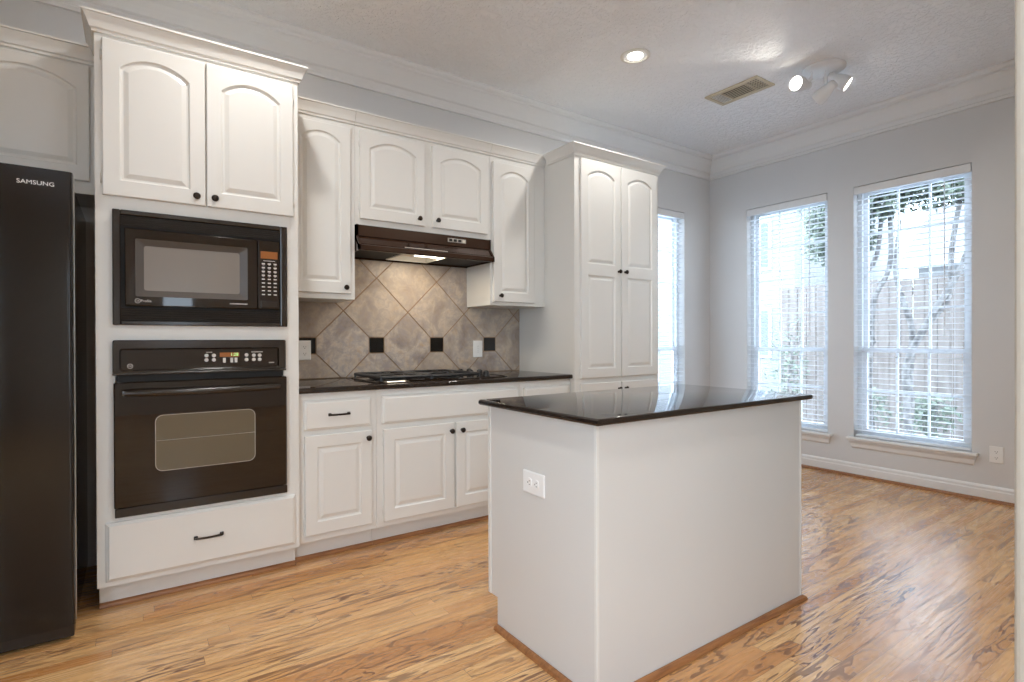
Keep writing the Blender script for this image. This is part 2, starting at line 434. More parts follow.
bm = NB(); sweep(bm, [(XW, YB - .016), (XW, 0.36)], BASE); struct('baseboard_right', bm, M_TRIM)
bm = NB(); sweep(bm, [(3.392, YB - .016), (XW - .016, YB - .016), (XW - .016, 0.36)], SHOE); struct('trim_2', bm, M_SHOE)

# ------------------------------------------------------------------ windows (frame along local u, facing the room)
def window(n, u0, u1, P, blind_label, group):
    """P(u, d, z): u along the wall, d depth into the wall (0 = room face)."""
    def pbox(bm, ua, ub, da, db, za, zb, bev=0.0):
        a = P(ua, da, za); b = P(ub, db, zb)
        box(bm, a[0], b[0], a[1], b[1], a[2], b[2], bev)
    w0, w1, z0, z1 = u0, u1, ZB, ZT
    bm = NB()
    fwid = 0.035
    for a, b in ((w0, w0 + fwid), (w1 - fwid, w1)): pbox(bm, a, b, 0.075, 0.135, z0, z1)
    pbox(bm, w0 + fwid, w1 - fwid, 0.075, 0.135, z0, z0 + .03); pbox(bm, w0 + fwid, w1 - fwid, 0.075, 0.135, z1 - .035, z1)
    root = struct('window_%d' % n, bm, M_VINYL)
    MR = 1.06
    i0, i1 = w0 + fwid, w1 - fwid
    for (za, zb, dd, rows) in ((z0 + .03, MR + .018, 0.082, 2), (MR - .018, z1 - .035, 0.104, 4)):
        bm = NB(); s = 0.036
        pbox(bm, i0, i0 + s, dd, dd + .022, za, zb); pbox(bm, i1 - s, i1, dd, dd + .022, za, zb)
        pbox(bm, i0 + s, i1 - s, dd, dd + .022, za, za + s); pbox(bm, i0 + s, i1 - s, dd, dd + .022, zb - s, zb)
        for k in (1, 2):
            c = i0 + s + (i1 - i0 - 2 * s) * k / 3; pbox(bm, c - .008, c + .008, dd + .004, dd + .018, za + s, zb - s)
        for k in range(1, rows):
            c = za + s + (zb - za - 2 * s) * k / rows; pbox(bm, i0 + s, i1 - s, dd + .005, dd + .017, c - .008, c + .008)
        sash = struct('sash', bm, M_VINYL, root)
        bm = NB(); pbox(bm, i0 + s - .004, i1 - s + .004, dd + .009, dd + .013, za + s - .004, zb - s + .004); struct('pane', bm, M_GLASS, sash)
    # stool and apron
    bm = NB(); pbox(bm, u0 - .045, u1 + .045, -0.045, 0.0, ZB - .022, ZB + .002, .006); pbox(bm, u0, u1, 0.0, 0.075, ZB - .0, ZB + .002)
    struct('stool', bm, M_TRIM, root)
    bm = NB()
    a, b = u0 - .03, u1 + .03; zt, zb_ = ZB - .022, ZB - .095
    prof = [(0.0, zt), (-0.026, zt), (-0.026, zt - .012), (-0.016, zt - .03), (-0.012, zt - .058), (0.0, zb_)]
    A = [bm.verts.new(P(a + (0.018 if z < zt - .02 else 0) * (zt - z) / .07, d, z)) for d, z in prof]; B = [bm.verts.new(P(b - (0.018 if z < zt - .02 else 0) * (zt - z) / .07, d, z)) for d, z in prof]
    bm.faces.new(A); bm.faces.new(B)
    for k in range(len(prof)): bm.faces.new((A[k], A[(k + 1) % len(prof)], B[(k + 1) % len(prof)], B[k]))
    struct('apron', bm, M_TRIM, root)
    # blind
    base = P((u0 + u1) / 2, 0.035, ZB + .004)
    th = thing('window_blind', base, blind_label, 'window blind', group)
    b0, b1 = u0 + .008, u1 - .008
    bm = NB(); pbox(bm, b0 - .003, b1 + .003, -0.004, 0.008, ZT - .068, ZT - .006, .003); obj('valance', bm, M_TRIM, th)
    bm = NB(); pbox(bm, b0, b1, 0.012, 0.062, ZT - .058, ZT - .004, .002); obj('headrail', bm, M_BLIND, th)
    bm = NB(); pbox(bm, b0, b1, 0.011, 0.061, ZB + .006, ZB + .024, .004); obj('bottom_rail', bm, M_BLIND, th)
    bm = NB(); zz = ZB + .060
    while zz < ZT - .075:
        # gently crowned slat
        for (d0, d1, dz0, dz1) in ((0.011, 0.036, -.003, 0.0), (0.036, 0.061, 0.0, -.003)):
            v = [P(b0, d0, zz + dz0), P(b1, d0, zz + dz0), P(b1, d1, zz + dz1), P(b0, d1, zz + dz1)]
            lo = [bm.verts.new(p) for p in v]; hi = [bm.verts.new((p[0], p[1], p[2] + .0018)) for p in v]
            bm.faces.new(lo); bm.faces.new(hi)
            for k in range(4): bm.faces.new((lo[k], lo[(k + 1) % 4], hi[(k + 1) % 4], hi[k]))
        zz += 0.0440
    obj('slats', bm, M_BLIND, th)
    for fr_ in (0.14, 0.86):
        bm = NB(); uu = b0 + (b1 - b0) * fr_
        for d in (0.009, 0.063): tube(bm, [P(uu, d, ZB + .02), P(uu, d, ZT - .03)], 0.0011, 5)
        obj('ladder_cord', bm, M_BLIND, th)
    bm = NB(); uu = b0 + (b1 - b0) * 0.2
    tube(bm, [P(uu, 0.004, ZT - .07), P(uu, 0.003, ZT - 1.25)], 0.0035, 6); obj('tilt_wand', bm, M_BLIND, th)
    return root
PR = lambda u, d, z: (XW + d, u, z)
PBK = lambda u, d, z: (u, YB + d, z)
window(1, WBX[0], WBX[1], PBK, 'white slatted blind on the narrow strip of window beside the pantry cabinet', 'white slatted blinds')
window(2, WR[0][0], WR[0][1], PR, 'white slatted blind in the window partly hidden by the far end of the island top', 'white slatted blinds')
window(3, WR[1][0], WR[1][1], PR, 'white slatted blind with tree trunks showing through, above the wall outlet', 'white slatted blinds')
bm = NB()
for a, b, c, d in ((FWX[0], FWX[0] + .05, 1.3, 2.2), (FWX[1] - .05, FWX[1], 1.3, 2.2), (FWX[0], FWX[1], 1.3, 1.35), (FWX[0], FWX[1], 2.15, 2.2)):
    box(bm, a, b, YF - .09, YF - .04, c, d)
w4 = struct('window_4', bm, M_VINYL)
bm = NB(); box(bm, FWX[0] + .04, FWX[1] - .04, YF - .07, YF - .065, 1.34, 2.16); struct('pane', bm, M_GLASS, w4)

def fill_window(n, u0, u1, P):  # large unseen window, added to bring soft daylight into the room
    bm = NB(); 
    def pb(ua, ub, za, zb, d0=.04, d1=.09):
        p = P(ua, d0, za); q = P(ub, d1, zb); box(bm, p[0], q[0], p[1], q[1], p[2], q[2])
    k = 3; w = (u1 - u0) / k
    pb(u0, u1, BZ0, BZ0 + .05); pb(u0, u1, BZ1 - .05, BZ1)
    for i in range(k + 1): c = min(max(u0 + w * i, u0 + .025), u1 - .025); pb(c - .025, c + .025, BZ0 + .05, BZ1 - .05)
    r = struct('window_%d' % n, bm, M_VINYL); bm = NB(); pb(u0 + .03, u1 - .03, BZ0 + .04, BZ1 - .04, .062, .067); struct('pane', bm, M_GLASS, r)
fill_window(5, FWX2[0], FWX2[1], lambda u, d, z: (u, YF - d, z))
fill_window(6, LWY[0], LWY[1], lambda u, d, z: (XL - d, u, z))

# ------------------------------------------------------------------ cabinet doors, knobs, handles
def outline(x0, x1, z0, z1, rise, d, n=14):
    """panel opening inset by d; rise > 0 gives an arched top whose apex is at z1"""
    a, b, c = x0 + d, x1 - d, z0 + d
    if rise <= 0:
        top = [(b - (b - a) * k / n, z1 - d) for k in range(n + 1)]
    else:
        hw = (x1 - x0) / 2; Rr = (hw * hw + rise * rise) / (2 * rise); cx = (x0 + x1) / 2; cz = z1 - Rr; rr = Rr - d
        top = []
        for k in range(n + 1):
            x = b - (b - a) * k / n
            top.append((x, cz + math.sqrt(max(rr * rr - (x - cx) ** 2, 0))))
    return [(a, c), (b, c)] + top

def door_mesh(x0, x1, z0, z1, yf, panels, t=0.02):
    """front faces -y at yf - t; panels: list of (zlo, zhi, rise, stile, rail_bottom, rail_top); zlo..zhi splits the face"""
    bm = NB(); yo = yf - t; e = 0.004; n = 14
    R = lambda i, y: [(x0 + i, y, z0 + i), (x1 - i, y, z0 + i), (x1 - i, y, z1 - i), (x0 + i, y, z1 - i)]
    ring_strip(bm, [R(0, yf), R(0, yo + e)], cap=False)
    ring_strip(bm, [R(0, yo + e), R(e * .3, yo + e * .3), R(e, yo)], cap=False)
    bm.faces.new([bm.verts.new(p) for p in R(0, yf)])
    X0, X1 = x0 + e, x1 - e
    for (za, zb, rise, st, rb, rtp) in panels:
        za = max(za, z0 + e); zb = min(zb, z1 - e)
        px0, px1, pz0, pz1 = x0 + st, x1 - st, za + rb, zb - rtp
        outer = [(X0, za), (X1, za)] + [(X1 - (X1 - X0) * k / n, zb) for k in range(n + 1)]
        loops = [[(x, yo, z) for x, z in outer]]
        for d, dy in ((0, 0), (0.002, .003), (0.006, .0075), (0.0125, .0085), (0.014, .0085), (0.030, .002), (0.033, .001)):
            loops.append([(x, yo + dy, z) for x, z in outline(px0, px1, pz0, pz1, rise, d, n)])
        ring_strip(bm, loops)
    bmesh.ops.remove_doubles(bm, verts=bm.verts, dist=0.00005)
    return bm

def slab_front(bm, x0, x1, z0, z1, yf, t=0.02):
    yo = yf - t
    R = lambda i, y: [(x0 + i, y, z0 + i), (x1 - i, y, z0 + i), (x1 - i, y, z1 - i), (x0 + i, y, z1 - i)]
    ring_strip(bm, [R(0, yf), R(0, yo + .011), R(.003, yo + .0075), (R(.008, yo + .0055)), R(.011, yo + .0015), R(.014, yo)])
    bm.faces.new([bm.verts.new(p) for p in R(0, yf)])
    return bm

def knob(parent, x, y, z):
    bm = NB()
    lathe(bm, (x, y, z), (0, -1, 0), [(0.0, 0), (0.009, 0), (0.009, .002), (0.005, .005), (0.0048, .012), (0.010, .015), (0.0145, .019), (0.0155, .0235), (0.013, .028), (0.007, .0305), (0, .031)], 18)
    return obj('knob', bm, M_BRONZE, parent, True)

def pull(parent, xc, y, z, w=0.1):
    bm = NB(); h = w / 2
    pts = [(xc - h, y, z)]
    for k in range(9):
        s = -1 + 2 * k / 8; pts.append((xc + s * h * .97, y - .022 - .006 * (1 - s * s), z))
    pts.append((xc + h, y, z))
    tube(bm, pts, [.006] + [.0052] * 9 + [.006], 8)
    for s in (-1, 1): box(bm, xc + s * h - .008, xc + s * h + .008, y - .006, y, z - .008, z + .008, .002)
    return obj('handle', bm, M_BRONZE, parent, 40)

def door(parent, x0, x1, z0, z1, yf, rise=0.0, st=0.06, rb=0.062, rtp=0.056, kn=None, split=None):
    if split: ps = [(z0, split, 0, st, rb, .04), (split, z1, rise, st, .04, rtp)]
    else: ps = [(z0, z1, rise, st, rb, rtp)]
    d = obj('door', door_mesh(x0, x1, z0, z1, yf, ps), M_CAB, parent)
    if kn: knob(d, kn[0], yf - .02, kn[1])
    # small barrel hinges on the side away from the knob
    if kn:
        hx = x0 - .0035 if kn[0] > (x0 + x1) / 2 else x1 + .0035
        for hz in (z0 + .07, z1 - .07):
            bm = NB(); tube(bm, [(hx, yf - .006, hz - .022), (hx, yf - .006, hz + .022)], .0032, 8); obj('hinge', bm, M_CAB, d, True)
    return d

def drawer(parent, x0, x1, z0, z1, yf, handle=True, hw=0.095):
    bm = NB(); slab_front(bm, x0, x1, z0, z1, yf); d = obj('drawer', bm, M_CAB, parent)
    if handle: pull(d, (x0 + x1) / 2, yf - .02, (z0 + z1) / 2, hw)
    return d

def cab_crown(bm, path, z1=2.50, h=0.058, out=0.07):
    z0 = z1 - h; q = h / .058
    prof = [(-.012, z0), (0.008, z0), (0.010, z0 + .008 * q), (0.016, z0 + .012 * q), (0.019, z0 + .020 * q), (0.026, z0 + .034 * q), (out - .008, z0 + .046 * q), (out - .006, z0 + .050 * q), (out, z0 + .0515 * q), (out, z1), (-.012, z1)]
    return sweep(bm, path, prof)

def toe_and_shoe(th, x0, x1, y, h=0.115, depth=0.5):
    bm = NB(); box(bm, x0, x1, y, y + .018, 0, h); obj('toe_kick', bm, M_CAB, th)
    bm = NB(); sweep(bm, [(x0, y), (x1, y)], SHOE); obj('shoe_molding', bm, M_SHOE, th)

# ------------------------------------------------------------------ tall oven cabinet
FU = 3.21
FO = 2.88; OX0, OX1 = -0.126, 0.690
oc = thing('oven_cabinet', ((OX0 + OX1) / 2, 3.2, 0), 'tall white cabinet tower housing the black microwave and wall oven', 'cabinet')
bm = NB()
box(bm, OX0, -.060, FO, 3.535, .115, 2.50); box(bm, .617, OX1, FO, 3.535, .115, 2.50)
for a, b in ((.115, .41), (1.158, 1.232), (1.714, 2.50)): box(bm, -.060, .617, FO, 3.50, a, b)
box(bm, -.060, .617, 3.50, 3.535, .115, 2.47)
obj('carcass', bm, M_CAB, oc)
bm = NB(); cab_crown(bm, z1=2.53, h=.075, out=.042, path=[(OX0, FU - .046), (OX0, FO), (OX1, FO), (OX1, FU - .046)]); obj('crown_molding', bm, M_CAB, oc, 25)
door(oc, -.100, .279, 1.776, 2.434, FO, .055, rtp=.054, kn=(.243, 1.813))
door(oc, .285, .664, 1.776, 2.434, FO, .055, rtp=.054, kn=(.316, 1.813))
drawer(oc, -.097, .668, .138, .386, FO, hw=.105)
toe_and_shoe(oc, OX0 + .004, OX1 - .002, 2.965)

# ------------------------------------------------------------------ microwave with built-in trim
mw = thing('microwave', (.28, 2.9, 1.235), 'black built-in microwave oven with louvred trim above the wall oven', 'microwave')
Y0 = 2.878
bm = NB(); box(bm, -.052, .610, Y0 + .002, 3.36, 1.236, 1.705); obj('body', bm, M_BSATIN, mw)
bm = NB()
box(bm, -.068, -.040, Y0 - .022, Y0, 1.226, 1.719, .004); box(bm, .600, .632, Y0 - .022, Y0, 1.226, 1.719, .004)
box(bm, -.040, .600, Y0 - .022, Y0, 1.698, 1.719, .004); box(bm, -.040, .600, Y0 - .022, Y0, 1.226, 1.246, .004)
obj('trim_frame', bm, M_BLACK, mw)
bm = NB(); box(bm, -.040, .600, Y0 - .004, Y0, 1.246, 1.698); obj('backing_plate', bm, M_DARK, mw)
for nm, za, zb in (('upper_louver', 1.650, 1.694), ('lower_louver', 1.250, 1.300)):
    bm = NB(); k = 5
    for i in range(k):
        z = za + (zb - za) * (i + .5) / k
        prism(bm, [(Y0 - .021, z - .0030), (Y0 - .0215, z - .001), (Y0 - .020, z + .0005), (Y0 - .012, z + .0030), (Y0 - .012, z + .0010)], 'x', -.040, .600)
    obj(nm, bm, M_LOUVER, mw)
DX0, DX1, DZ0, DZ1 = -.025, .494, 1.310, 1.640
yd = Y0 - .034
bm = NB(); n_ = None
o1 = rrect(DX0, DX1, DZ0, DZ1, .004); wf = rrect(.012, .451, 1.350, 1.598, .006); wi = rrect(.043, .418, 1.377, 1.570, .010)
ring_strip(bm, [[(x, Y0 - .004, z) for x, z in o1], [(x, yd + .003, z) for x, z in o1], [(x, yd, z) for x, z in rrect(DX0 + .003, DX1 - .003, DZ0 + .003, DZ1 - .003, .004)], [(x, yd, z) for x, z in wf]], cap=False)
md = obj('door', bm, M_BGLASS, mw)
bm = NB(); ring_strip(bm, [[(x, yd, z) for x, z in wf], [(x, yd + .010, z) for x, z in wi]], cap=False); obj('window_bezel', bm, M_BEZEL, md)
bm = NB(); ring_strip(bm, [[(x, yd + .014, z) for x, z in wi], [(x, yd + .009, z) for x, z in wi]]); obj('window_screen', bm, M_SMOKE, md)
bm = NB(); box(bm, .497, .592, yd, Y0 - .004, DZ0, DZ1, .003); cp = obj('control_panel', bm, M_BGLASS, mw)
bm = NB(); box(bm, .508, .584, yd - .001, yd + .002, 1.553, 1.588); obj('display', bm, M_AMBER, cp)
bm = NB()
for r in range(9):
    for c in range(3):
        x = .520 + c * .0265; z = 1.528 - r * .0185
        box(bm, x - .007, x + .007, yd - .0006, yd + .001, z - (.0035 if r < 4 else .0028), z + (.0035 if r < 4 else .0028))
        if r < 4: box(bm, x - .004, x + .004, yd - .0006, yd + .001, z - .0075, z - .0058)
obj('keypad', bm, M_PRINT, cp)
bm = NB(); box(bm, .508, .584, yd - .002, yd + .001, 1.318, 1.350, .002); obj('open_button', bm, M_BLACK, cp)
bm = NB(); box(bm, .520, .572, yd - .0006, yd + .001, 1.5415, 1.544); obj('display_caption', bm, M_PRINT, cp)
def roundel(parent, x, y, z, r):
    bm = NB(); lathe(bm, (x, y, z), (0, -1, 0), [(r, -.001), (r, .0008), (r * .82, .0008), (r * .82, -.001)], 24)
    obj('badge', bm, M_SILVER, parent)
    text_obj('GE', r * 1.05, (x, y - .0004, z), ROT_FRONT, M_SILVER, 'badge_lettering', parent, .0005)
roundel(md, .020, yd, 1.331, .0105)
text_obj('Profile', .015, (.050, yd - .0004, 1.331), ROT_FRONT, M_PRINT, 'lettering', md, .0005)
bm = NB(); rn = random.Random(4); x = .375
while x < .449:
    w = rn.uniform(.002, .0045); box(bm, x, x + w, yd - .0006, yd + .001, 1.328, 1.3335); x += w + .0014
obj('model_lettering', bm, M_PRINT, md)

# ------------------------------------------------------------------ wall oven
ov = thing('wall_oven', (.277, 2.9, .41), 'black built-in wall oven with glass door below the microwave', 'oven')
bm = NB(); box(bm, -.052, .610, Y0 + .002, 3.42, .416, 1.150); obj('body', bm, M_BSATIN, ov)
yp = Y0 - .030
po = rrect(-.069, .622, 1.020, 1.162, .008); pi_ = rrect(-.046, .590, 1.028, 1.126, .012); pj = rrect(-.040, .584, 1.034, 1.120, .010)
bm = NB()
ring_strip(bm, [[(x, Y0, z) for x, z in po], [(x, yp + .004, z) for x, z in po], [(x, yp, z) for x, z in rrect(-.066, .619, 1.023, 1.159, .007)], [(x, yp, z) for x, z in pi_]], cap=False)
ring_strip(bm, [[(x, yp, z) for x, z in pi_], [(x, yp + .008, z) for x, z in pj]], cap=False)
cp = obj('control_panel', bm, M_BLACK, ov)
bm = NB(); ring_strip(bm, [[(x, Y0, z) for x, z in pj], [(x, yp + .0079, z) for x, z in pj]]); gp = obj('control_glass', bm, M_BGLASS, cp); gp = cp
yg = yp + .0075
bm = NB(); box(bm, .333, .415, yg - .0004, yg + .001, 1.083, 1.103); obj('display', bm, M_AMBER, gp)
text_obj('1:28', .020, (.394, yg - .001, 1.093), ROT_FRONT, M_GREEN, 'display_digits', cp, .0003)
for x, z in ((.279, 1.090), (.309, 1.090), (.279, 1.070), (.309, 1.070), (.446, 1.090), (.446, 1.068), (.478, 1.088), (.504, 1.088), (.478, 1.068), (.504, 1.068)):
    bm = NB(); lathe(bm, (x, yg + .001, z), (0, -1, 0), [(.0085, 0), (.0085, .0014), (0, .0014)], 14); obj('button', bm, M_PRINT, cp)
for x in (.352, .383, .401):
    bm = NB(); box(bm, x - .006, x + .006, yg - .0006, yg + .001, 1.056, 1.078, .0005); obj('button', bm, M_PRINT, cp)
for a, b, z in ((.278, .30, 1.105), (.468, .518, 1.104), (.545, .570, 1.052)):
    x = a; bm = NB()
    while x < b: box(bm, x, x + .0035, yg - .0005, yg + .001, z - .002, z + .002); x += .005
    obj('lettering', bm, M_PRINT, cp)
roundel(gp, -.008, yg, 1.050, .0105)
# drip shelf under the controls
bm = NB(); box(bm, -.070, .622, Y0 - .036, Y0, 1.012, 1.022, .003); obj('vent_lip', bm, M_BSATIN, ov)
bm = NB(); box(bm, -.056, .612, Y0 - .012, Y0, .984, 1.012); obj('vent_slot', bm, M_DARK, ov)
# door
yo = Y0 - .036
bm = NB()
do = rrect(-.066, .624, .448, .982, .006); wo = rrect(.080, .481, .587, .834, .030)
ring_strip(bm, [[(x, Y0, z) for x, z in do], [(x, yo + .005, z) for x, z in do], [(x, yo, z) for x, z in rrect(-.062, .620, .452, .978, .006)], [(x, yo, z) for x, z in wo]], cap=False)
od = obj('door', bm, M_BGLASS, ov)
bm = NB(); ring_strip(bm, [[(x, yo + .003, z) for x, z in wo], [(x, yo + .0004, z) for x, z in wo]]); obj('window', bm, M_OVENWIN, od); ow = od
bm = NB(); ring_strip(bm, [[(x, yo + .002, z) for x, z in wo], [(x, yo - .0006, z) for x, z in wo], [(x, yo - .0006, z) for x, z in rrect(.0825, .4785, .5895, .8315, .028)], [(x, yo + .002, z) for x, z in rrect(.0825, .4785, .5895, .8315, .028)]], cap=False); obj('window_border', bm, M_SILVER, ow)
bm = NB(); tube(bm, [(.085, yo - .0004, .722), (.478, yo - .0004, .722)], .0012, 5); obj('rack_line', bm, M_SILVER, ow)
bm = NB()
pts = []
for k in range(13):
    s = -1 + 2 * k / 12; pts.append((.277 + s * .300, yo - .034 - .012 * (1 - s * s), .938 - .004 * (1 - s * s)))
tube(bm, pts, [.013] + [.0155] * 11 + [.013], 12)
for s in (-1, 1): box(bm, .277 + s * .300 - .014, .277 + s * .300 + .014, yo - .036, yo, .926, .950, .004)
obj('handle', bm, M_BSATIN, od, 40)
bm = NB(); box(bm, -.064, .628, Y0 - .020, Y0, .405, .443, .003); box(bm, -.05, .612, Y0 - .008, Y0, .441, .449); obj('bottom_trim', bm, M_BSATIN, ov)

# ------------------------------------------------------------------ wall cabinets
FU = 3.21
def upper(x0, x1, z0, label, doors, crown_path, floor_y=3.535):
    th = thing('wall_cabinet', ((x0 + x1) / 2, 3.4, z0), label, 'cabinet', 'white wall cabinets')
    bm = NB(); box(bm, x0, x1, FU, floor_y, z0, 2.48); obj('carcass', bm, M_CAB, th)
    bm = NB(); cab_crown(bm, crown_path, z1=2.515, h=.075, out=.045); obj('crown_molding', bm, M_CAB, th, 25)
    for d in doors: door(th, *d[:4], FU, d[4], st=d[6] if len(d) > 6 else .058, rtp=.044, kn=d[5])
    return th
upper(.692, 1.091, 1.40, 'narrow white wall cabinet between the oven tower and the range hood', [(.722, 1.062, 1.432, 2.408, .05, (1.030, 1.467))], [(.692, FU), (1.091, FU)])
upper(1.0925, 2.044, 1.85, 'short two-door white wall cabinet directly above the range hood', [(1.120, 1.543, 1.886, 2.412, .05, (1.500, 1.928)), (1.596, 2.020, 1.886, 2.412, .05, (1.630, 1.932))], [(1.0925, FU), (2.044, FU)])
upper(2.0455, 2.526, 1.40, 'narrow white wall cabinet between the range hood and the pantry', [(2.066, 2.424, 1.424, 2.400, .05, (2.118, 1.467))], [(2.0455, FU), (2.526, FU)])
upper(-1.10, -.130, 1.84, 'white wall cabinet over the black refrigerator', [(-.612, -.158, 1.897, 2.425, .06, None, .046), (-1.08, -.628, 1.897, 2.425, .06, None, .046)], [(-1.10, FU), (-.130, FU)])

# ------------------------------------------------------------------ base cabinets
FB = 2.92
def basecab(x0, x1, label):
    th = thing('base_cabinet', ((x0 + x1) / 2, 3.2, 0), label, 'cabinet', 'white base cabinets')
    bm = NB(); box(bm, x0, x1, FB, 3.535, .115, .8835); obj('carcass', bm, M_CAB, th)
    toe_and_shoe(th, x0, x1, 3.0)
    return th
b = basecab(.692, 1.109, 'white base cabinet with one drawer, next to the oven tower')
drawer(b, .722, 1.077, .690, .846, FB, hw=.1); door(b, .724, 1.079, .150, .664, FB, kn=(1.055, .626))
b = basecab(1.1105, 2.089, 'wide white base cabinet with plain front panel under the gas cooktop')
d = drawer(b, 1.140, 2.066, .690, .846, FB, handle=False); d.name = 'front_panel'
door(b, 1.148, 1.590, .146, .660, FB, kn=(1.568, .613)); door(b, 1.606, 2.052, .146, .660, FB, kn=(1.642, .613))
b = basecab(2.0905, 2.526, 'white base cabinet beside the pantry, mostly behind the island')
drawer(b, 2.118, 2.505, .690, .842, FB, hw=.1); door(b, 2.118, 2.505, .146, .660, FB, kn=(2.15, .62))

def slab_top(name, x0, x1, y0, y1, z0, z1, r, edges, label, cat):
    bm = NB(); box(bm, x0, x1, y0, y1, z0, z1)
    es = [e for e in bm.edges if all(edges(v.co) for v in e.verts) and abs(e.verts[0].co.z - e.verts[1].co.z) < 1e-5]
    bmesh.ops.bevel(bm, geom=es, offset=r, segments=4, affect='EDGES', profile=.5)
    o = obj(name, bm, M_GRANITE, None, 35, loc=((x0 + x1) / 2, (y0 + y1) / 2, z0)); return prop(o, label, cat)
slab_top('countertop', .692, 2.526, 2.893, 3.5285, .884, .9135, .010, lambda c: c.y < 2.9, 'polished dark granite countertop along the backsplash under the cooktop', 'countertop')

# ------------------------------------------------------------------ pantry cabinet
PX0, PX1, FP = 2.528, 3.390, 2.87
pc = thing('pantry_cabinet', ((PX0 + PX1) / 2, 3.2, 0), 'tall white two-door pantry cabinet beside the back window', 'cabinet')
bm = NB(); box(bm, PX0, PX1, FP + .02, 3.535, .115, 2.47); box(bm, PX0 - .004, PX1 + .004, FP, FP + .02, .115, 2.47); obj('carcass', bm, M_CAB, pc)
bm = NB(); cab_crown(bm, [(PX0, FU - .046), (PX0, FP), (PX1, FP), (PX1, 3.535)], z1=2.515, h=.075, out=.050); obj('crown_molding', bm, M_CAB, pc, 25)
door(pc, 2.572, 2.962, .885, 2.426, FP, .05, kn=(2.936, 1.655), split=1.655, st=.06)
door(pc, 2.972, 3.362, .885, 2.426, FP, .05, kn=(3.004, 1.655), split=1.655, st=.06)
door(pc, 2.572, 2.962, .15, .848, FP, 0, kn=(2.936, .797)); door(pc, 2.972, 3.362, .15, .848, FP, 0, kn=(3.004, .797))
toe_and_shoe(pc, PX0, PX1, 2.95)

# ------------------------------------------------------------------ tile backsplash
TX0, TX1, TZ0, TZ1 = .692, 2.526, .914, 1.86
def clip(poly, f):
    out = []
    for i in range(len(poly)):
        p, q = poly[i], poly[(i + 1) % len(poly)]; a, b_ = f(p), f(q)
        if a >= 0: out.append(p)
        if (a >= 0) != (b_ >= 0):
            s = a / (a - b_); out.append((p[0] + (q[0] - p[0]) * s, p[1] + (q[1] - p[1]) * s))
    return out
PIT = .449; BX, BZ = .8985, 1.124; hb = .0525; g = .0030
bs = thing('tile_backsplash', ((TX0 + TX1) / 2, 3.53, TZ0), 'diagonal stone tile backsplash with small black accent squares behind the cooktop', 'backsplash')
bm = NB(); box(bm, TX0, TX1, 3.534, 3.5395, TZ0, TZ1 - .001); obj('grout', bm, M_GROUT, bs)
bm = NB()
def region(z):                     # stop the tile at the cabinets' undersides
    return 1
for i in range(-2, 12):
    for j in range(-3, 6):
        if (i + j) % 2 == 0: continue
        cx, cz = BX + PIT / 2 * i, BZ + PIT / 2 * j
        hd = PIT / 2 - g * 1.414
        P_ = [(cx - hd, cz), (cx, cz - hd), (cx + hd, cz), (cx, cz + hd)]
        for k in range(-1, 7):        # cut out the accent squares
            ax, az = BX + PIT * k, BZ
            if abs(ax - cx) + abs(az - cz) < PIT * .51 + .001:
                dx, dz = cx - ax, cz - az
                if abs(dx) > abs(dz): P_ = clip(P_, lambda p, s=math.copysign(1, dx), ax=ax: s * (p[0] - ax) - hb - g)
                else: P_ = clip(P_, lambda p, s=math.copysign(1, dz), az=az: s * (p[1] - az) - hb - g)
        for f in (lambda p: p[0] - TX0, lambda p: TX1 - p[0], lambda p: p[1] - TZ0 - .004, lambda p: TZ1 - .002 - p[1]):
            if P_: P_ = clip(P_, f)
        if len(P_) > 2:
            A = [bm.verts.new((x, 3.535, z)) for x, z in P_]
            cxm = sum(p[0] for p in P_) / len(P_); czm = sum(p[1] for p in P_) / len(P_)
            B1 = [bm.verts.new((x, 3.532, z)) for x, z in P_]
            C1 = [bm.verts.new((x + (cxm - x) * .012, 3.530, z + (czm - z) * .012)) for x, z in P_]
            n_ = len(P_); bm.faces.new(C1)
            for k in range(n_):
                bm.faces.new((A[k], A[(k + 1) % n_], B1[(k + 1) % n_], B1[k])); bm.faces.new((B1[k], B1[(k + 1) % n_], C1[(k + 1) % n_], C1[k]))
obj('field_tiles', bm, M_TILE, bs)
for k in range(4):
    ax = BX + PIT * k
    bm = NB(); box(bm, ax - hb + g, ax + hb - g, 3.5295, 3.535, BZ - hb + g, BZ + hb - g, .0015); obj('accent_tile', bm, M_ACCENT, bs, label='black square accent tile')

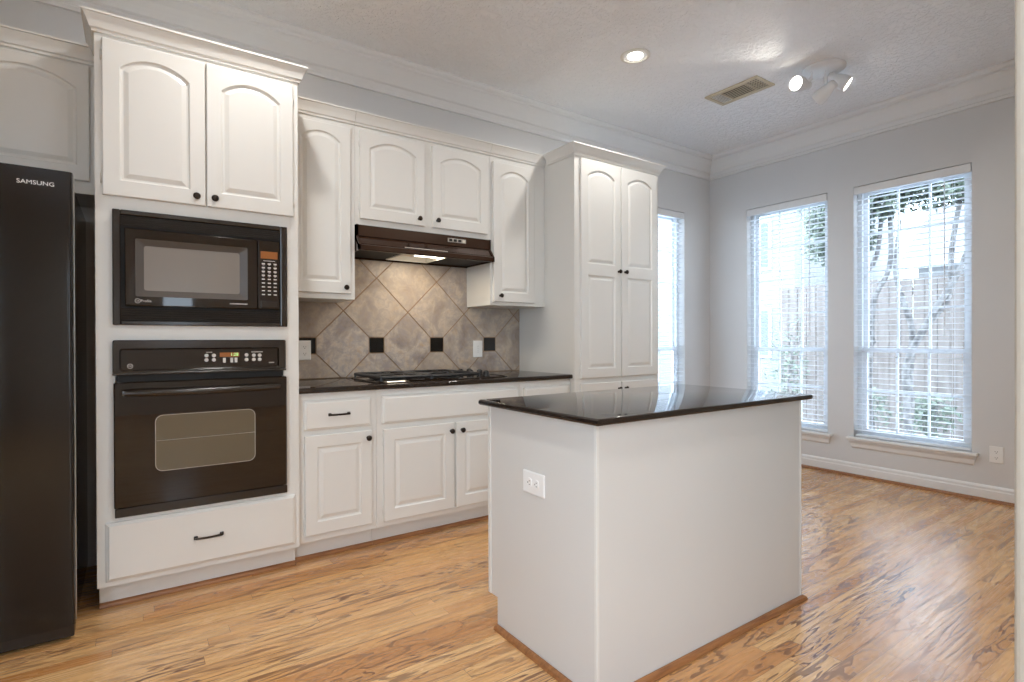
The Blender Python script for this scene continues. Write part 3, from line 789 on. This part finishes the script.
# ------------------------------------------------------------------ outlets
def outlet(center, U, N, w, h, label, horizontal=False, rocker=False, z_off=0):
    """U: unit along the plate's width, N: outward normal"""
    c = Vector(center); U = Vector(U); N = Vector(N); Z = Vector((0, 0, 1))
    th = thing('wall_outlet', c, label, 'outlet', 'white electrical outlets')
    def P(u, v, d): return tuple(c + U * u + Z * v + N * d)
    def plate(name, loops, M, par):
        bm = NB(); ring_strip(bm, [[P(u, v, d) for u, v in L] for L, d in loops]); return obj(name, bm, M, par)
    pl = plate('cover_plate', [(rrect(-w / 2, w / 2, -h / 2, h / 2, .004), 0.0005), (rrect(-w / 2, w / 2, -h / 2, h / 2, .004), .003), (rrect(-w / 2 + .004, w / 2 - .004, -h / 2 + .004, h / 2 - .004, .004), .0055)], M_PLASTIC, th)
    offs = [(-.021, 0), (.021, 0)] if horizontal else [(0, -.021), (0, .021)]
    if rocker: offs = [(0, 0)]
    for (a, b_) in offs:
        if rocker: L = rrect(-.0165, .0165, -.033, .033, .003)
        elif horizontal: L = [(a + x, b_ + z) for x, z in rrect(-.0145, .0145, -.017, .017, .012)]
        else: L = [(a + x, b_ + z) for x, z in rrect(-.017, .017, -.0145, .0145, .012)]
        s = plate('rocker' if rocker else 'socket', [(L, .003), (L, .0075)], M_PLASTIC, th)
        bm = NB()
        def slot(u0, u1, v0, v1):
            ring_strip(bm, [[P(u, v, .007) for u, v in ((u0, v0), (u1, v0), (u1, v1), (u0, v1))], [P(u, v, .0079) for u, v in ((u0, v0), (u1, v0), (u1, v1), (u0, v1))]])
        if rocker:
            for q in range(4): slot(-.004, .004, -.026 + q * .015, -.0245 + q * .015)
        elif horizontal:
            for dv in (-.0065, .0065): slot(a - .002, a + .006, dv - .0012, dv + .0012)
            slot(a - .010, a - .0055, -.0025, .0025)
        else:
            for du in (-.0065, .0065): slot(du - .0012, du + .0012, b_ - .002, b_ + .006)
            slot(-.0025, .0025, b_ - .010, b_ - .0055)
        obj('slots', bm, M_SLOT, s)
    return th
outlet((.880, 3.5295, 1.096), (1, 0, 0), (0, -1, 0), .076, .122, 'white outlet on the tile next to the oven tower, over a black square')
outlet((2.137, 3.5295, 1.090), (1, 0, 0), (0, -1, 0), .08, .124, 'white switch plate on the tile beside the last black square, near the pantry', rocker=True)
outlet((1.1995, 1.587, .6355), (0, -1, 0), (-1, 0, 0), .128, .082, 'white sideways outlet on the plain end panel of the island', horizontal=True)
outlet((4.9995, 1.212, .336), (0, -1, 0), (-1, 0, 0), .078, .118, 'white outlet low on the wall below the window with tree trunks')

# ------------------------------------------------------------------ range hood
hd = thing('range_hood', (1.57, 3.3, 1.69), 'dark brown under-cabinet range hood with a lit lamp over the cooktop', 'range hood')
HX0, HX1 = 1.096, 2.041
bm = NB()
shell = [(3.525, 1.849), (3.196, 1.849), (3.190, 1.846), (3.190, 1.782), (3.196, 1.778), (3.190, 1.768), (3.160, 1.732), (3.148, 1.726), (3.142, 1.720), (3.142, 1.696), (3.148, 1.691), (3.162, 1.691), (3.172, 1.722), (3.225, 1.765), (3.225, 1.83), (3.525, 1.83)]
# outer skin as a thin folded sheet, open underneath
prism(bm, shell, 'x', HX0, HX1)
for x in (HX0, HX1 - .012):
    prism(bm, [(3.525, 1.849), (3.19, 1.849), (3.19, 1.78), (3.142, 1.722), (3.142, 1.691), (3.525, 1.691)], 'x', x, x + .012)
box(bm, HX0, HX1, 3.513, 3.525, 1.689, 1.849)
obj('shell', bm, M_BROWN, hd)
bm = NB(); box(bm, HX0 + .012, 1.39, 3.16, 3.513, 1.700, 1.704); box(bm, 1.69, HX1 - .012, 3.16, 3.513, 1.700, 1.704); box(bm, 1.39, 1.69, 3.47, 3.513, 1.700, 1.704)
obj('underside', bm, M_DARK, hd)
bm = NB()
box(bm, 1.39, 1.398, 3.16, 3.47, 1.693, 1.735); box(bm, 1.682, 1.69, 3.16, 3.47, 1.693, 1.735); box(bm, 1.398, 1.682, 3.462, 3.47, 1.693, 1.735); box(bm, 1.398, 1.682, 3.16, 3.462, 1.731, 1.735)
obj('lamp_housing', bm, M_CREAM, hd)
bm = NB(); box(bm, 1.515, 1.665, 3.18, 3.30, 1.704, 1.722, .004); lens = obj('lamp_lens', bm, M_HOODLENS, hd)
ld = bpy.data.lights.new('hood_lamp', 'AREA'); ld.shape = 'RECTANGLE'; ld.size = .14; ld.size_y = .11; ld.energy = 2.0; ld.color = (1.0, .86, .66)
lo = bpy.data.objects.new('hood_lamp', ld); COL.objects.link(lo); lo.parent = hd; lo.location = Vector((1.59, 3.24, 1.702)) - OFF[hd.name]
bm = NB(); box(bm, 1.705, 1.842, 3.1875, 3.192, 1.803, 1.829, .001); pl = obj('switch_plate', bm, M_SILVER, hd)
for k in range(3):
    bm = NB(); x = 1.726 + k * .034; box(bm, x - .011, x + .011, 3.184, 3.189, 1.808, 1.824, .001); obj('switch', bm, M_DARK, pl)
bm = NB(); box(bm, 1.815, 1.836, 3.186, 3.189, 1.808, 1.824, .001); obj('rating_label', bm, M_CREAM, pl)

# ------------------------------------------------------------------ gas cooktop
ct = thing('gas_cooktop', (1.585, 3.22, 0.9135), 'black gas cooktop with iron grates set in the granite countertop', 'cooktop')
CX0, CX1, CY0, CY1 = 1.140, 2.030, 2.955, 3.455
bm = NB()
L0 = rrect(CX0, CX1, CY0, CY1, .03); L1 = rrect(CX0 + .006, CX1 - .006, CY0 + .006, CY1 - .006, .026); L2 = rrect(CX0 + .02, CX1 - .02, CY0 + .02, CY1 - .02, .02)
ring_strip(bm, [[(x, y, 0.9138) for x, y in L0], [(x, y, 0.9185) for x, y in L0], [(x, y, 0.9225) for x, y in L1], [(x, y, 0.9185) for x, y in L2]])
obj('glass_top', bm, M_BGLASS, ct)
for bx, by, r in ((1.30, 3.09, .042), (1.30, 3.33, .05), (1.66, 3.09, .05), (1.66, 3.33, .042)):
    bm = NB(); lathe(bm, (bx, by, 0.9185), (0, 0, 1), [(r * 1.5, 0), (r * 1.5, .003), (r, .006), (r, .014), (r * .86, .016), (r * .86, .022), (r * .7, .025), (0, .025)], 24)
    obj('burner', bm, M_IRON, ct, 40)
for gx0, gx1 in ((1.165, 1.475), (1.485, 1.815)):
    bm = NB(); y0, y1 = 2.985, 3.425; zt = 0.9485; r = .0105
    cs = [(gx0, y0), (gx1, y0), (gx1, y1), (gx0, y1)]
    for k in range(4):
        a, b_ = cs[k], cs[(k + 1) % 4]; tube(bm, [(*a, zt - .006), (*b_, zt - .006)], r, 8)
    for x, y in cs: tube(bm, [(x, y, 0.9195), (x, y, zt + .002)], .007, 8)
    xm = (gx0 + gx1) / 2; ym = (y0 + y1) / 2
    tube(bm, [(gx0, ym, zt - .006), (gx1, ym, zt - .006)], r, 8)
    for by in ((y0 + ym) / 2, (ym + y1) / 2):
        for dx, dy in ((1, 0), (-1, 0), (0, 1), (0, -1)):
            hx = (gx1 - gx0) / 2; hy = (y1 - y0) / 4
            p0 = (xm + dx * hx, by + dy * hy, zt - .006); p1 = (xm + dx * hx * .55, by + dy * hy * .55, zt + .004); p2 = (xm + dx * .022, by + dy * .022, zt + .003)
            tube(bm, [p0, p1, p2], [.006, .006, .004], 8)
    obj('grate', bm, M_IRON, ct, 40)
for kx, ky in ((1.895, 3.36), (1.965, 3.36), (1.895, 3.22), (1.965, 3.22), (1.93, 3.08)):
    bm = NB(); lathe(bm, (kx, ky, 0.9190), (0, 0, 1), [(.026, 0), (.026, .004), (.021, .006), (.019, .028), (.017, .031), (0, .031)], 20)
    box(bm, kx - .003, kx + .003, ky - .018, ky + .018, 0.9465, 0.9545, .001)
    obj('knob', bm, M_IRON, ct, 40)

# ------------------------------------------------------------------ island
IX0, IX1, IY0, IY1 = 1.200, 2.440, 1.262, 1.893
isl = thing('kitchen_island', ((IX0 + IX1) / 2, 1.58, 0), 'white kitchen island with plain panelled sides in the middle of the floor', 'island')
bm = NB(); box(bm, IX0 + .004, IX1 - .004, IY0 + .004, IY1 - .006, .125, .8905); box(bm, IX0 + .004, IX1 - .004, IY0 + .004, IY1 - .065, 0, .125); obj('carcass', bm, M_ISL, isl)
bm = NB(); prism(bm, [(IY0 + .005, 0), (IY1 - .06, 0), (IY1 - .06, .125), (IY1 - .014, .125), (IY1 - .014, .8905), (IY0 + .005, .8905)], 'x', IX0, IX0 + .004); obj('end_panel', bm, M_ISL, isl)
bm = NB(); prism(bm, [(IY0 + .005, 0), (IY1 - .06, 0), (IY1 - .06, .125), (IY1 - .014, .125), (IY1 - .014, .8905), (IY0 + .005, .8905)], 'x', IX1 - .004, IX1); obj('end_panel', bm, M_ISL, isl)
bm = NB(); box(bm, IX0 + .005, IX1 - .005, IY0, IY0 + .004, 0, .8905); obj('back_panel', bm, M_ISL, isl)
for x, y in ((IX0, IY0), (IX1, IY0)):
    bm = NB(); s = 1 if x == IX0 else -1
    box(bm, x - .002 * s, x + .010 * s, y - .002, y + .010, 0.0, .8905, .0015); obj('corner_bead', bm, M_CAB, isl)
bm = NB(); box(bm, IX0 - .003, IX1 + .003, IY1 - .014, IY1 + .004, .125, .8905, .001); ff = obj('face_frame', bm, M_CAB, isl)
bm = NB(); sweep(bm, [(IX0 - .002, IY1 - .06), (IX0 - .002, IY0 - .002), (IX1 + .002, IY0 - .002), (IX1 + .002, IY1 - .06)], [(o, z) for o, z in SHOE]); obj('shoe_molding', bm, M_SHOE, isl)
slab_top('island_countertop', 1.168, 2.466, 1.223, 1.924, .891, .914, .009, lambda c: True, 'polished black granite top on the white island', 'countertop')

# ------------------------------------------------------------------ refrigerator
rf = thing('refrigerator', (-.64, 3.0, 0), 'glossy black refrigerator under the wall cabinet beside the oven tower', 'refrigerator')
RX0, RX1, RY = -1.095, -.186, 2.685
bm = NB(); box(bm, RX0 + .006, RX1 - .004, RY + .075, 3.50, .03, 1.772, .006); obj('body', bm, M_FRIDGE, rf)
bm = NB()
RD = (RX0 + RX1) / 2
def rdoor(x0, x1):
    bm = NB(); z0, z1 = .066, 1.806; y0, y1 = RY, RY + .068; r = .016; pts = []
    n = 8
    for k in range(n + 1): pts.append((x0 + r - r * math.cos(math.pi / 2 * k / n), y0 + r - r * math.sin(math.pi / 2 * k / n)))
    for k in range(1, 8):
        s = k / 8; pts.append((x0 + r + (x1 - x0 - 2 * r) * s, y0 - .004 * math.sin(math.pi * s)))
    for k in range(n + 1): pts.append((x1 - r + r * math.sin(math.pi / 2 * k / n), y0 + r - r * math.cos(math.pi / 2 * k / n)))
    pts += [(x1, y1), (x0, y1)]
    prism(bm, pts, 'z', z0, z1)
    return bm
d1 = obj('door', rdoor(RD + .003, RX1), M_FRIDGE, rf, 30)
d2 = obj('door', rdoor(RX0, RD - .003), M_FRIDGE, rf, 30)
bm = NB(); box(bm, RX1 + .0002, RX1 + .003, RY + .030, RY + .050, .075, 1.795, .001); obj('edge_strip', bm, M_CHROME, d1)
for dd, hx in ((d1, RD + .05), (d2, RD - .05)):
    bm = NB(); tube(bm, [(hx, RY - .003, .75), (hx, RY - .05, .78), (hx, RY - .055, 1.1), (hx, RY - .05, 1.50), (hx, RY - .003, 1.53)], .012, 10); obj('handle', bm, M_BSATIN, dd, 40)
bm = NB(); box(bm, RX0 + .02, RX1 - .004, RY + .03, RY + .10, .012, .060, .004); obj('kick_grille', bm, M_BSATIN, rf)
bm = NB(); box(bm, RX1 - .09, RX1 - .006, RY + .02, RY + .15, 1.774, 1.800, .004)
obj('hinge_cover', bm, M_BSATIN, rf)
for fx in (RX0 + .08, RX1 - .08):
    for fy in (RY + .10, 3.4):
        bm = NB(); tube(bm, [(fx, fy, 0), (fx, fy, .034)], .022, 12); obj('foot', bm, M_DARK, rf)
text_obj('SAMSUNG', .0215, (-.292, RY - .0045, 1.748), ROT_FRONT, M_PLASTIC, 'lettering', d1, .0008, 0.0, 1.10)

# ------------------------------------------------------------------ ceiling lights and vent
def can(x, y, label):
    th = thing('recessed_light', (x, y, CZ), label, 'ceiling light', 'recessed ceiling lights')
    bm = NB(); lathe(bm, (x, y, CZ), (0, 0, -1), [(.098, 0.0002), (.098, .004), (.090, .008), (.076, .007), (.074, .001)], 32); obj('trim_ring', bm, M_CREAM, th, 40)
    bm = NB(); lathe(bm, (x, y, CZ), (0, 0, -1), [(.074, .0012), (.045, .0008), (.0, .0008)], 32); obj('baffle', bm, M_WHITEM, th)
    bm = NB(); lathe(bm, (x, y, CZ), (0, 0, -1), [(.050, .001), (.048, .006), (.03, .011), (0, .013)], 24); obj('bulb', bm, M_BULB, th, True)
    l = bpy.data.lights.new('recessed_lamp', 'AREA'); l.shape = 'DISK'; l.size = .10; l.energy = CAN_POWER; l.color = (1.0, .975, .945); l.spread = math.radians(160)
    o = bpy.data.objects.new('recessed_lamp', l); COL.objects.link(o); o.parent = th; o.location = (0, 0, -.016)
    return th
can(2.752, 2.515, 'round recessed ceiling light above the cooktop counter')
for i, (x, y) in enumerate(((.52, 2.50), (.52, .55), (2.75, .72), (.5, -1.6), (2.9, -1.6), (.5, -3.4), (2.9, -3.4))):  # the far-room lights are unseen, added as fill
    can(x, y, ['round recessed ceiling light in front of the oven tower', 'round recessed ceiling light over the open floor by the camera', 'round recessed ceiling light beside the partition wall', 'unseen recessed ceiling light added for fill in the far room, nearest the kitchen on the refrigerator side', 'unseen recessed ceiling light added for fill in the far room, nearest the kitchen on the window side', 'unseen recessed ceiling light added for fill in the far room by its window', 'unseen recessed ceiling light added for fill in the far room corner'][i])

vt = thing('ceiling_vent', (3.78, 2.42, CZ), 'beige rectangular air vent in the ceiling by the spotlights', 'air vent')
VX0, VX1, VY0, VY1 = 3.665, 3.905, 2.205, 2.640
bm = NB()
for a, b_, c, d in ((VX0, VX1, VY0, VY0 + .028), (VX0, VX1, VY1 - .028, VY1), (VX0, VX0 + .035, VY0 + .028, VY1 - .028), (VX1 - .035, VX1, VY0 + .028, VY1 - .028)):
    box(bm, a, b_, c, d, CZ - .011, CZ - .0003, .003)
obj('frame', bm, M_BRASSV, vt)
bm = NB(); box(bm, VX0 + .03, VX1 - .03, VY0 + .025, VY1 - .025, CZ - .003, CZ - .0005); obj('backing', bm, M_DARK, vt)
bm = NB()
for k in range(7):       # middle bank: slats along y
    x = VX0 + .045 + k * .025; prism(bm, [(x - .014, CZ - .012), (x + .011, CZ - .006), (x + .011, CZ - .005), (x - .014, CZ - .011)], 'y', VY0 + .125, VY1 - .115)
obj('centre_slats', bm, M_BRASSV, vt)
bm = NB()
for k in range(4):       # slotted bank near the spotlights
    y = VY0 + .043 + k * .021; box(bm, VX0 + .035, VX1 - .035, y - .003, y + .003, CZ - .010, CZ - .004)
for k in range(5): x = VX0 + .06 + k * .03; box(bm, x - .003, x + .003, VY0 + .028, VY0 + .115, CZ - .010, CZ - .004)
obj('open_grid', bm, M_BRASSV, vt)
bm = NB()
for k in range(6):
    y = VY1 - .038 - k * .014; prism(bm, [(y - .007, CZ - .010), (y + .008, CZ - .006), (y + .008, CZ - .005), (y - .007, CZ - .009)], 'x', VX0 + .035, VX1 - .035)
obj('end_slats', bm, M_CREAM, vt)
bm = NB(); 
for y in (VY0 + .12, VY1 - .12): box(bm, VX0 + .035, VX1 - .035, y - .005, y + .005, CZ - .011, CZ - .004)
obj('divider', bm, M_BRASSV, vt)

TXC, TYC = 3.955, 1.885
sl = thing('ceiling_spotlight', (TXC, TYC, CZ), 'white ceiling spotlight with three swivelling heads near the windows', 'ceiling light')
bm = NB(); lathe(bm, (TXC, TYC, CZ), (0, 0, -1), [(.135, .0003), (.135, .014), (.125, .022), (.10, .027), (0, .028)], 40); obj('canopy', bm, M_WHITEM, sl, 40)
def head(px, py, pz, d, lamp):
    d = Vector(d).normalized(); p = Vector((px, py, pz))
    bm = NB()
    lathe(bm, p - d * .075, d, [(0, 0), (.022, .002), (.030, .010), (.032, .045), (.036, .055), (.046, .085), (.050, .10), (.051, .148), (.046, .148), (.044, .136)], 28)
    h_ = obj('spot_head', bm, M_WHITEM, sl, 40)
    q = p + d * .068
    bm = NB(); lathe(bm, q, d, [(.0445, -.01), (.0445, 0), (.03, .004), (0, .005)], 24); obj('bulb', bm, M_BULB, h_, True)
    l = bpy.data.lights.new('spot_lamp', 'SPOT'); l.energy = lamp; l.spot_size = math.radians(78); l.spot_blend = .5; l.shadow_soft_size = .035; l.color = (1, .95, .86)
    o = bpy.data.objects.new('spot_lamp', l); COL.objects.link(o); o.parent = sl
    o.location = q + d * .012 - OFF[sl.name]; o.rotation_euler = d.to_track_quat('-Z', 'Y').to_euler()
    return h_
def arm(x, y, q):
    bm = NB(); tube(bm, [(x, y, CZ - .02), (x, y, CZ - .075)], .006, 8); tube(bm, [(x, y, CZ - .072), tuple(q)], .012, 10); obj('swivel_arm', bm, M_WHITEM, sl, 40)
RTV = Vector((.821, -.571, 0)); FWV = Vector((.571, .821, 0)); C0 = Vector((TXC, TYC, 0))
h1 = C0 - RTV * .150 + Vector((0, 0, CZ - .115)); h2_ = C0 + FWV * (-.02) + RTV * .005 + Vector((0, 0, CZ - .17)); h3 = C0 + RTV * .10 + Vector((0, 0, CZ - .085))
head(*h1, tuple(-RTV * .85 - FWV * .48 + Vector((0, 0, -.10))), 7)
head(*h2_, tuple(-RTV * .42 + FWV * .80 + Vector((0, 0, -.50))), 4)
head(*h3, tuple(RTV * .70 - FWV * .38 + Vector((0, 0, -.58))), 4)
arm(*(C0 - RTV * .085).xy, h1 + RTV * .02); arm(*(C0 - RTV * .0 - FWV * .02).xy, h2_ + Vector((0, 0, .05))); arm(*(C0 + RTV * .075).xy, h3 - RTV * .03)

# ------------------------------------------------------------------ outside
bm = NB(); box(bm, XW + TH, 26, -8, 24, -.25, -.15); box(bm, -8, XW + TH, YB + TH, 24, -.25, -.15); box(bm, -20, XW + TH, -20, YF - TH, -.25, -.15); box(bm, -20, XL - TH, YF - TH, YB + TH, -.25, -.15); struct('ground', bm, M_BOUNCE_GROUND)
fn = thing('garden_fence', (8.6, 4.0, -.15), 'weathered wooden board fence outside the windows', 'fence')
rn = random.Random(2)
bm = NB(); y = -2.5
while y < 4.75:
    w = rn.uniform(.134, .146); z = 1.98 + rn.uniform(-.012, .012); box(bm, 8.6 + rn.uniform(-.004, .004), 8.622, y, y + w - .008, -.12, z); y += w
obj('boards', bm, M_FENCE, fn)
for z in (.15, 1.0, 1.75):
    bm = NB(); box(bm, 8.625, 8.665, -2.5, 4.78, z, z + .09); obj('rail', bm, M_FENCE, fn)
for k in range(3):
    bm = NB(); box(bm, 8.665, 8.755, -2.4 + k * 2.5, -2.31 + k * 2.5, -.15, 1.9); obj('post', bm, M_FENCE, fn)
def leaves(bm, c, rad, n, size, rn):
    for _ in range(n):
        p = Vector((rn.gauss(0, 1), rn.gauss(0, 1), rn.gauss(0, 1))); p = p.normalized() * (rn.random() ** .45); q = Vector((c[0] + p.x * rad[0], c[1] + p.y * rad[1], c[2] + p.z * rad[2]))
        a = Vector((rn.gauss(0, 1), rn.gauss(0, 1), rn.gauss(0, 1))).normalized(); b_ = a.orthogonal().normalized(); s = size * rn.uniform(.6, 1.3)
        bm.faces.new([bm.verts.new(q + a * s), bm.verts.new(q + b_ * s * .45), bm.verts.new(q - a * s), bm.verts.new(q - b_ * s * .45)])

def bez(pts, n=14):
    out = []; P_ = [Vector(p) for p in pts]; P_ = [2 * P_[0] - P_[1]] + P_ + [2 * P_[-1] - P_[-2]]
    for i in range(1, len(P_) - 2):
        for k in range(n):
            s = k / n; a, b_, c, d = P_[i - 1], P_[i], P_[i + 1], P_[i + 2]
            out.append(.5 * ((2 * b_) + (-a + c) * s + (2 * a - 5 * b_ + 4 * c - d) * s * s + (-a + 3 * b_ - 3 * c + d) * s ** 3))
    out.append(P_[-2]); return out

tree = thing('crepe_myrtle', (7.0, 2.75, -.15), 'multi-trunk tree with pale bark outside the window above the wall outlet', 'tree')
TX = 7.0
trunks = TRUNKS = [
    [(7.0, 2.95, -.15), (7.0, 2.99, .5), (7.05, 3.02, 1.0), (7.0, 2.93, 1.45), (7.05, 2.98, 1.75), (7.1, 2.80, 2.1), (7.1, 2.74, 2.6)],
    [(7.05, 2.88, -.15), (7.1, 3.0, .35), (7.1, 3.10, .8), (7.05, 3.16, 1.3), (7.1, 3.12, 1.8), (7.1, 3.17, 2.4)],
    [(7.05, 2.80, -.15), (7.0, 2.84, .55), (7.05, 2.83, 1.1), (7.0, 2.78, 1.6), (7.1, 2.66, 2.0), (7.1, 2.66, 2.7)],
    [(6.95, 2.42, -.15), (6.95, 2.44, .5), (6.9, 2.42, .9), (6.95, 2.22, 1.4), (7.0, 2.02, 1.8), (7.0, 1.84, 2.3), (7.0, 1.66, 2.8)],
    [(7.0, 2.48, -.15), (7.0, 2.42, .4), (7.0, 2.46, .85), (7.0, 2.30, 1.25), (7.05, 2.10, 1.6), (7.05, 2.07, 2.1), (7.1, 2.0, 2.7)],
    [(7.05, 2.46, -.15), (7.05, 2.46, .6), (7.1, 2.44, 1.2), (7.1, 2.52, 1.55), (7.1, 2.60, 1.9), (7.15, 2.58, 2.5)],
    [(7.0, 3.02, 1.55), (7.0, 2.85, 1.30), (7.05, 2.80, 1.1)],
]
for tpts in trunks:
    bm = NB(); pp = bez(tpts); n_ = len(pp); tube(bm, pp, [.040 * (1 - .45 * k / n_) for k in range(n_)], 8); obj('trunk', bm, M_BARK, tree, True)
bm = NB(); rn = random.Random(7)
for c in ((7.0, 3.2, 2.72), (7.0, 2.75, 2.85), (7.2, 2.3, 2.92), (7.0, 1.8, 2.85), (7.1, 3.0, 3.2), (7.2, 2.0, 3.3), (7.05, 3.2, 2.38)):
    leaves(bm, c, (.4, .42, .36), 1500, .05, rn)
obj('canopy', bm, M_LEAF, tree)
def bush(x, y, r, h, label, seed):
    th = thing('garden_shrub', (x, y, -.15), label, 'shrub', 'shrubs outside'); rn = random.Random(seed)
    bm = NB()
    for k in range(6): tube(bm, bez([(x, y, -.16), (x + rn.uniform(-.3, .3) * r, y + rn.uniform(-.3, .3) * r, h * .4), (x + rn.uniform(-.7, .7) * r, y + rn.uniform(-.7, .7) * r, h * .8)], 5), .008, 5)
    obj('stem', bm, M_BARK, th)
    bm = NB(); leaves(bm, (x, y, h * .5), (r, r, h * .55), 420, .04, rn); obj('foliage', bm, M_LEAF, th)
bush(7.5, 3.15, .35, .55, 'low green shrub at the foot of the tree trunks', 1)
bush(7.9, 2.55, .32, .5, 'green shrub between the tree and the fence', 2)
bush(8.0, 4.35, .35, 1.5, 'tall loose shrub by the fence, seen through the window behind the island', 3)
bush(4.9, 6.3, .5, 1.3, 'green shrub outside the back window', 5)
hs = thing('neighbour_house', (13.5, 9.0, -.15), 'tall pale neighbouring house beyond the end of the fence, outside the island-end window', 'house')
bm = NB(); box(bm, 12.5, 18, 6.6, 18, -.15, 5.4)
obj('walls', bm, M_SIDING, hs)
bm = NB(); prism(bm, [(6.2, 5.4), (18.4, 5.4), (12.3, 8.2)], 'x', 12.1, 18.4); obj('roof', bm, M_BRICKR, hs)
for y, z in ((7.6, 1.3), (9.6, 1.3), (7.6, 3.4), (9.6, 3.4)):
    bm = NB(); box(bm, 12.46, 12.5, y - .45, y + .45, z - .6, z + .6); w = obj('window', bm, M_HTRIM, hs); bm = NB(); box(bm, 12.445, 12.46, y - .38, y + .38, z - .53, z + .53); obj('pane', bm, M_HWIN, w)

h2s = thing('neighbour_house', (15.5, 1.4, -.15), 'low grey-roofed neighbouring house showing over the fence behind the tree', 'house')
bm = NB(); box(bm, 14, 17.5, -2.5, 4.7, -.15, 2.75); obj('walls', bm, M_SIDING, h2s)
bm = NB(); prism(bm, [(13.7, 2.75), (17.8, 2.75), (15.75, 4.3)], 'y', -2.8, 5.0); obj('roof', bm, M_BRICKR, h2s)
bm = NB(); box(bm, 13.62, 13.70, -2.8, 5.0, 2.66, 2.78); obj('gutter', bm, M_HTRIM, h2s)

# light portals in the window openings, added fill windows too, help the daylight sample cleanly
def portal(loc, rot, sx, sy):
    l = bpy.data.lights.new('window_portal', 'AREA'); l.shape = 'RECTANGLE'; l.size = sx; l.size_y = sy; l.cycles.is_portal = True
    o = bpy.data.objects.new('window_portal', l); COL.objects.link(o); o.location = loc; o.rotation_euler = rot
for a, b_ in WR: portal((XW + TH + .01, (a + b_) / 2, (ZB + ZT) / 2), (0, math.pi / 2, 0), ZT - ZB, b_ - a)
portal(((WBX[0] + WBX[1]) / 2, YB + TH + .01, (ZB + ZT) / 2), (-math.pi / 2, 0, 0), WBX[1] - WBX[0], ZT - ZB)
portal(((FWX[0] + FWX[1]) / 2, YF - TH - .01, 1.75), (math.pi / 2, 0, 0), FWX[1] - FWX[0], .9)
portal(((FWX2[0] + FWX2[1]) / 2, YF - TH - .01, (BZ0 + BZ1) / 2), (math.pi / 2, 0, 0), FWX2[1] - FWX2[0], BZ1 - BZ0)
portal((XL - TH - .01, (LWY[0] + LWY[1]) / 2, (BZ0 + BZ1) / 2), (0, -math.pi / 2, 0), BZ1 - BZ0, LWY[1] - LWY[0])
